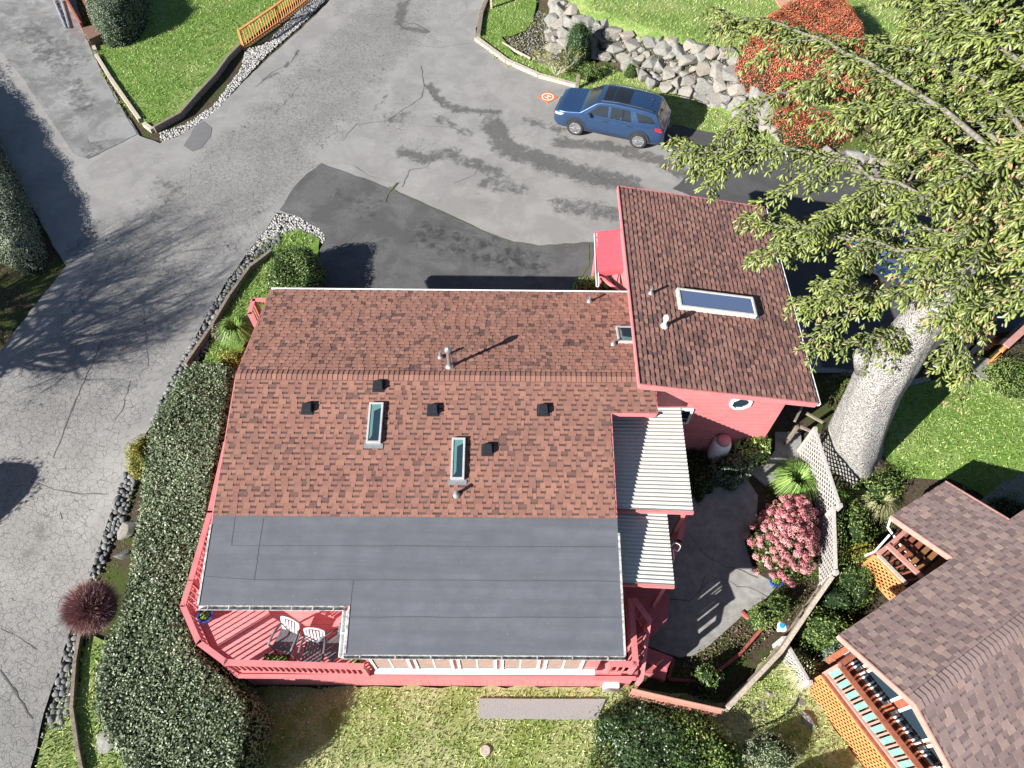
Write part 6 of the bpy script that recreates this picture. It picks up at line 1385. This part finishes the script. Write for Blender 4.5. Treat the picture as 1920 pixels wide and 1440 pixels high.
cover('ground_cover', [[(1280,820),(1360,830),(1400,880),(1330,890),(1290,950)], [(1260,1240),(1380,1250),(1330,1300),(1262,1285)], [(1780,640),(1950,640),(1990,720),(1900,680),(1830,662)]], 380, .05, L_dk, 'dark leafy ground cover in the shaded beds', .12)
cover('ground_cover', [[(150,1150),(215,1080),(260,930),(250,925),(190,1085)], [(60,460),(100,470),(110,520),(60,580),(0,650),(-60,640),(0,500)], [(140,1200),(180,1180),(180,1400),(160,1420)]], 260, .045, L_weed, 'sparse weeds along the road verge', .08)
cover('ground_cover', [[(900,1290),(1180,1286),(1200,1310),(1130,1312),(900,1308)], [(940,60),(1030,20),(1040,60),(1090,100),(1100,150),(1020,125),(960,95)]], 300, .05, L_yel, 'yellow-green weeds along the deck foot and in the corner bed', .12)

# red berry shrub
hedge('berry_shrub', 'large shrub densely covered in red berries above the boulder bank', 'shrub', pp([(1392,80),(1420,40),(1465,8),(1520,-10),(1590,-10),(1620,40),(1640,100),(1650,145),(1600,150),(1540,130),(1470,120),(1420,105)], 2.6), 2.9, L_red, C_b, 1100, .055, r=.7, seed=50, asp=.8, bumps=.2)
hedge('berry_shrub', 'smaller patch of red berries low on the bank near the whitish boulder', 'shrub', pp([(1450,205),(1490,195),(1540,215),(1600,225),(1595,250),(1540,262),(1480,250)], .9), 1.1, L_red, C_g, 700, .055, r=.4, seed=51, asp=.8)

# ------------------------------------------------------------------ big spruce
TB = G(1600, 850); tree = empty('spruce_tree', TB, 'huge spruce with thick pale grey trunk and drooping cone-laden branches at the upper right', 'tree')
M_bark = (lambda t: (t.col(t.mix(t.mr(t.noise(20, 6, .8, dist=.6), .47, .56), t.ramp(t.noise(3, 5, .6), [(.3, (.38, .37, .35)), (.7, (.50, .485, .46))]), (.13, .12, .11))), t.bump((lambda v: (setattr(v.inputs['Scale'], 'default_value', 26), t.l(t.co, v.inputs['Vector']), t.math('ADD', v.outputs['Distance'], t.noise(9, 7, .8)))[2])(t.n('ShaderNodeTexVoronoi')), .8, .06), t.m)[2])(NT('flaky_grey_bark', .95, .15))
def axis(z):
    T = [(-.2, 11.05, 11.2), (1, 10.75, 11.16), (4, 10.1, 11.1), (6.5, 9.95, 11.1), (10, 9.8, 11.1), (14, 9.6, 11.1), (20, 9.4, 11.1)]
    for (a, b, c), (d, e_, f_) in zip(T, T[1:]):
        if z <= d: t = (z-a)/(d-a); return Vector((b+(e_-b)*t, c+(f_-c)*t, z))
    return Vector(T[-1][1:]+(z,))
def trad(z): return .87*interp(z, [(-.2, 1.2), (.3, 1.04), (1.2, .93), (3, .81), (5, .72), (6.5, .58), (8, .42), (10, .30), (14, .17), (19, .04)])
V = []; nS = 36; zs = [-.2+.18*k for k in range(int(19/.18))]
for z in zs:
    c = axis(z); r = trad(z)
    for k in range(nS):
        t = 2*pi*k/nS; w_ = 1+.045*sin(3*t+z*.4)+.035*sin(7*t+z*.9)+.10*max(0, 1-z/1.2)*sin(4*t+1)+random.uniform(-.012, .012)
        V.append((c.x+cos(t)*r*w_, c.y+sin(t)*r*w_, z+random.uniform(-.02, .02)))
mb = MB(); mb.mesh(V, [(i*nS+k, i*nS+(k+1) % nS, (i+1)*nS+(k+1) % nS, (i+1)*nS+k) for i in range(len(zs)-1) for k in range(nS)])
c = axis(5.0); mb.tube([c+Vector((-.55,.1,-.5)), c+Vector((-.85,.15,.15)), c+Vector((-.92,.15,.3))], [.22,.2,.13], 10)
mb.build('trunk', M_bark, tree, smooth=True)
M_limb = simple('lichen_grey_limb', (.17, .155, .135), .9, .1, var=.35, sc=16)
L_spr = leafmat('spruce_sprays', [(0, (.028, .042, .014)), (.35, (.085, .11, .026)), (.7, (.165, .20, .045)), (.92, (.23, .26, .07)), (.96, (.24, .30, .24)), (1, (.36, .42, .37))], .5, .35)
L_cone = leafmat('spruce_cones', [(0, (.20, .11, .06)), (1, (.42, .28, .16))], .6, .3)
SPT = np.array([(-.5, 0, 0), (-.15, .85, 0), (-.15, 0, .7), (-.15, -.85, 0), (-.15, 0, -.7), (.34, .9, 0), (.34, 0, .7), (.34, -.9, 0), (.34, 0, -.7), (.5, 0, 0)]); SPF = [(0, 2, 1), (0, 3, 2), (0, 4, 3), (0, 1, 4)]+[f for k in range(4) for f in ((1+k, 1+(k+1) % 4, 5+(k+1) % 4), (1+k, 5+(k+1) % 4, 5+k))]+[(9, 5, 6), (9, 6, 7), (9, 7, 8), (9, 8, 5)]
def spindles(name, p, d, L, R, mat, par, rnd):
    d = d/np.linalg.norm(d, axis=1)[:, None]; a = np.cross(d, [0.13, .2, .97]); a /= np.linalg.norm(a, axis=1)[:, None]; b = np.cross(d, a)
    V = p[:, None]+d[:, None]*(SPT[None, :, 0:1]*L[:, None, None])+a[:, None]*(SPT[None, :, 1:2]*R[:, None, None])+b[:, None]*(SPT[None, :, 2:3]*R[:, None, None])
    return fastsolid(name, V.reshape(-1, 3), SPF, len(p), mat, rnd, par, smooth=False)
TIPS = [(1262,285,9.0,9.6,1),(1333,18,9.8,11.2,1),(1316,328,8.6,0,.9,(1490,165,9.9)),(1400,405,8.0,9,1),(1490,560,6.8,8.2,1),(1512,655,6.3,6.6,1),
        (1480,150,9.3,10.8,.9),(1590,215,9.0,10.6,.9),(1560,70,10.4,11.6,.7),(1660,-30,10.8,12,.9),(1750,-40,11,12.5,.9),(1690,100,9.9,11.2,.9),(1740,190,9.6,11,1),(1840,-20,11.5,13,1),(1840,100,10.8,12,1),(1940,40,11.8,13.5,1),
        (1830,210,10,11,1),(1940,150,11,12.5,1),(1950,270,10.4,11.5,1),(1950,370,9.6,10.5,1),(1895,330,9.4,10.2,1),(1940,460,8.6,9.4,1),(1930,530,7.6,8.6,1),(1790,340,8.8,10,.9),
        (1762,700,5.9,8.6,1),(1800,690,6.0,8.8,1),(1850,630,6.5,9.,1),(1510,430,7.8,8.8,1),(1880,560,7.2,8.4,.9),(1560,385,8.2,9.2,.8),(1720,300,9,10,.9),(1450,455,7.6,0,.8,(1590,420,8.6)),(1640,180,9.4,0,.8,(1760,230,10))]
rsx = random.Random(12)
rsp = np.random.default_rng(99); nsp = 0
def offset_tip(q): return q
def spruce_limb(start, tip, dens, seed, cones, sub_=1.):
    rs = random.Random(seed); mb = MB(); PP, DD, LL, RR, NN, CP, CD = [], [], [], [], [], [], []
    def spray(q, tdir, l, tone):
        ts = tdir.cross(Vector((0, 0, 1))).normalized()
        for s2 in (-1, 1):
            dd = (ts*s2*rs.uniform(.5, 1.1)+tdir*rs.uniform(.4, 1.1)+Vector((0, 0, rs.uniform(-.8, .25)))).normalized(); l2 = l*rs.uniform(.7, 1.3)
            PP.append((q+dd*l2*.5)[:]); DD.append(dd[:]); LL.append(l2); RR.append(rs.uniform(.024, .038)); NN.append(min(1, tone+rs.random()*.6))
    def path(a, b_, arch, n, jit):
        L = (b_-a).length; sd = Vector((-(b_-a).y, (b_-a).x, 0)).normalized(); bend = rs.uniform(-.12, .12)*L; out = []
        for k in range(n+1):
            t = k/n; out.append(a.lerp(b_, t)+sd*(bend*sin(pi*t)+rs.gauss(0, jit)*sin(pi*t))+Vector((0, 0, arch*L*sin(pi*t)+rs.gauss(0, jit)*.5)))
        return out
    def clothe(pts, L, t0, bmax, dn):
        N = len(pts)-1; s = t0*L
        while s < L:
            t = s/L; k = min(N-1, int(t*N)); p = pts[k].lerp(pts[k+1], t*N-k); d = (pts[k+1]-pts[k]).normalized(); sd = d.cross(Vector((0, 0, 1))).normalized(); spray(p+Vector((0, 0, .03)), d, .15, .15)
            for sg in (-1, 1):
                if rs.random() > dn: continue
                bl = rs.uniform(.35, 1.)*bmax*(1.1-.55*t); fw = rs.uniform(.2, 1.1); dr = rs.uniform(.2, 1.3); cv = rs.uniform(-.4, .4); q = p
                dirh = (sd*sg+d*fw+Vector((0, 0, rs.uniform(-.15, .2)))).normalized(); dp = dirh.cross(Vector((0, 0, 1))).normalized(); n = max(3, int(bl/.08)); tone = rs.random()*.4
                for j in range(1, n+1):
                    u = j/n; q2 = p+dirh*(bl*u)+dp*(cv*bl*u*u*.5)+Vector((0, 0, -dr*bl*u*u)); td = (q2-q).normalized(); q = q2
                    if rs.random() > .06: spray(q, td, .175, tone)
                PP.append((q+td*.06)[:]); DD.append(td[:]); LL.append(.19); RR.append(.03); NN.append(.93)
                if rs.random() < .35: mb.tube([p, p+dirh*(bl*.5)+Vector((0, 0, -dr*bl*.25)), q], [.010, .008, .004], 3, cap=False)
                if rs.random() < cones:
                    for c_ in range(rs.randint(2, 6)): CP.append((q+Vector((rs.gauss(0, .09), rs.gauss(0, .09), -.05)))[:]); CD.append((rs.gauss(0, .3), rs.gauss(0, .3), -1))
            s += rs.uniform(.08, .14)
    L = (tip-start).length; N = 14; pts = path(start, tip, .07, N, .09); r0 = .022+.0042*L; mb.tube(pts, [r0*(1-.85*k/N)+.006 for k in range(N+1)], 6, cap=False)
    clothe(pts, L, .16 if L > 3 else .1, .62, dens*.85)
    if L > 3:
        m = int(L*.95*sub_)
        for i in range(m):
            t = .22+.68*(i+rs.random())/m; k = min(N-1, int(t*N)); p = pts[k].lerp(pts[k+1], t*N-k); d = (pts[k+1]-pts[k]).normalized(); sd = d.cross(Vector((0, 0, 1))).normalized()*(1 if i % 2 else -1)
            l2 = rs.uniform(.9, 2.1)*(1.2-.7*t); e2 = p+(sd*rs.uniform(.5, 1)+d*rs.uniform(.3, 1)).normalized()*l2+Vector((0, 0, -l2*rs.uniform(.1, .55))); p2 = path(p, e2, .05, 6, .05)
            mb.tube(p2, [.022-.0028*j for j in range(7)], 4, cap=False); clothe(p2, l2, .15, .45, dens*.8)
        for i in range(rs.randint(2, 5)):      # bare dead twigs
            t = rs.uniform(.1, .6); k = min(N-1, int(t*N)); p = pts[k]; a = rs.uniform(0, 6.28); l2 = rs.uniform(.5, 1.2); q = p+Vector((cos(a)*l2, sin(a)*l2, -.2)); p2 = path(p, q, .0, 5, .06); mb.tube(p2, [.014-.002*j for j in range(6)], 3, cap=False)
            for j in (2, 3, 4): mb.tube([p2[j], p2[j]+Vector((rs.gauss(0, .2), rs.gauss(0, .2), rs.gauss(0, .1)))], [.007, .003], 3, cap=False)
    br = mb.build('branch', M_limb, tree, smooth=True)
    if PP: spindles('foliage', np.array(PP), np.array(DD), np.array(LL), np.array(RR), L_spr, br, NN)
    if CP: n = len(CP); kk = spindles('cones', np.array(CP), np.array(CD), rsp.uniform(.09, .13, n), np.full(n, .030), L_cone, br, rsp.random(n)); tag(kk, kind='stuff')
    return len(PP)
for k in range(12):     # short limbs on the camera side, hiding the upper trunk
    z = 9.6+k*.3; a = rsx.uniform(-2.9, -.2) if k % 3 else rsx.uniform(0, 2.8); L = rsx.uniform(1.4, 3.2); st = axis(z); nsp += spruce_limb(st, st+Vector((cos(a)*L, sin(a)*L, rsx.uniform(-1.2, -.3))), .95, 500+k, .3)
for i, T_ in enumerate(TIPS):
    x, y, z, zs_, dn_ = T_[:5]; tip = P(x, y, z); st = P(*T_[5]) if len(T_) > 5 else axis(zs_); nsp += spruce_limb(st, tip, dn_, 100+i, .24 if (y > 540 or i in (1, 7, 8)) else .04)
for k in range(14):    # upper crown, mostly beyond the frame
    z = 11.5+k*.5; a = rsx.uniform(-.6, 2.2); L = max(1.2, 6.2-(z-11)*.6); st = axis(z); nsp += spruce_limb(st, st+Vector((cos(a)*L, sin(a)*L, -.5)), .7, 300+k, .05)
print('sprays', nsp)
b = G(1560, 745); e = empty('young_conifer', b, 'young conifer seedling beside the wing gutter at the left of the trunk', 'tree'); mb = MB(); mb.tube([b, b+Vector((.05, 0, 1.3))], [.03, .01], 6); mb.build('trunk', M_limb, e)
PP = []; DD = []; rs = random.Random(4)
for k in range(420): z = rs.uniform(.15, 1.3); a = rs.uniform(0, 6.28); r = rs.uniform(.1, .55)*(1.25-z*.75); dd = Vector((cos(a), sin(a), rs.uniform(.1, .7))); PP.append((b+Vector((cos(a)*r, sin(a)*r, z)))[:]); DD.append(dd[:])
spindles('crown', np.array(PP), np.array(DD), np.full(len(PP), .2), np.full(len(PP), .022), L_spr, e, np.random.default_rng(1).random(len(PP))*.6)

# ------------------------------------------------------------------ things standing just beyond the frame that throw the shadows in it
def baretree(x, y, h, seed, label):
    b = Vector((x, y, g(x, y))); e = empty('bare_tree', b, label, 'tree'); rs = random.Random(seed); mb = MB(); mb.tube([b, b+Vector((.1, .1, h*.28)), b+Vector((.15, .2, h*.45))], [.22, .17, .13], 10); mb.build('trunk', M_woodgrey, e)
    tips = []; mb = MB(); p = b+Vector((.1, .15, h*.35))
    for k in range(18): a = k*2*pi/9+rs.uniform(-.2, .2); limb(mb, p+Vector((0, 0, h*.012*k)), Vector((cos(a), sin(a), rs.uniform(.2, .8))).normalized(), h*.26, .07, 4, rs, tips, .5, .15)
    mb.build('crown', M_woodgrey, e)
    rg = np.random.default_rng(seed); T = np.array([t[:] for t in tips]); n = 34000; pz = T[rg.integers(0, len(T), n)]+rg.normal(size=(n, 3))*.12; leaves('buds', pz, rg.normal(size=(n, 3)), .055, L_weed, e, rg, .4)
baretree(-22.3, 10.6, 7.2, 5, 'bare branching tree left of the road whose shadow crosses the asphalt')
baretree(-25.5, 11.5, 8.0, 6, 'unseen bare tree left of the road, added to thicken the shadow of the first')  # extra unseen tree, added so the branch shadow on the road gets denser
def circw(x, y, rx, ry, n=18): return [(x+cos(2*pi*k/n)*rx, y+sin(2*pi*k/n)*ry) for k in range(n)]
hedge('shrub', 'tall rounded evergreen beyond the left edge of the road', 'shrub', circw(-19.6, 7.0, 1.5, 1.3), 2.6, L_dk, C_g, 120, .1, r=1.2, seed=60)
hedge('shrub', 'wide evergreen beyond the left edge by the side driveway', 'shrub', circw(-24.6, 14.2, 3.0, 1.6), 2.6, L_dk, C_g, 80, .1, r=1.2, seed=61)
hedge('shrub', 'tall evergreen just below the bottom edge near the silvery shrub', 'shrub', circw(5.9, .2, .9, .8), .9, L_dk, C_g, 150, .1, r=.8, seed=62)
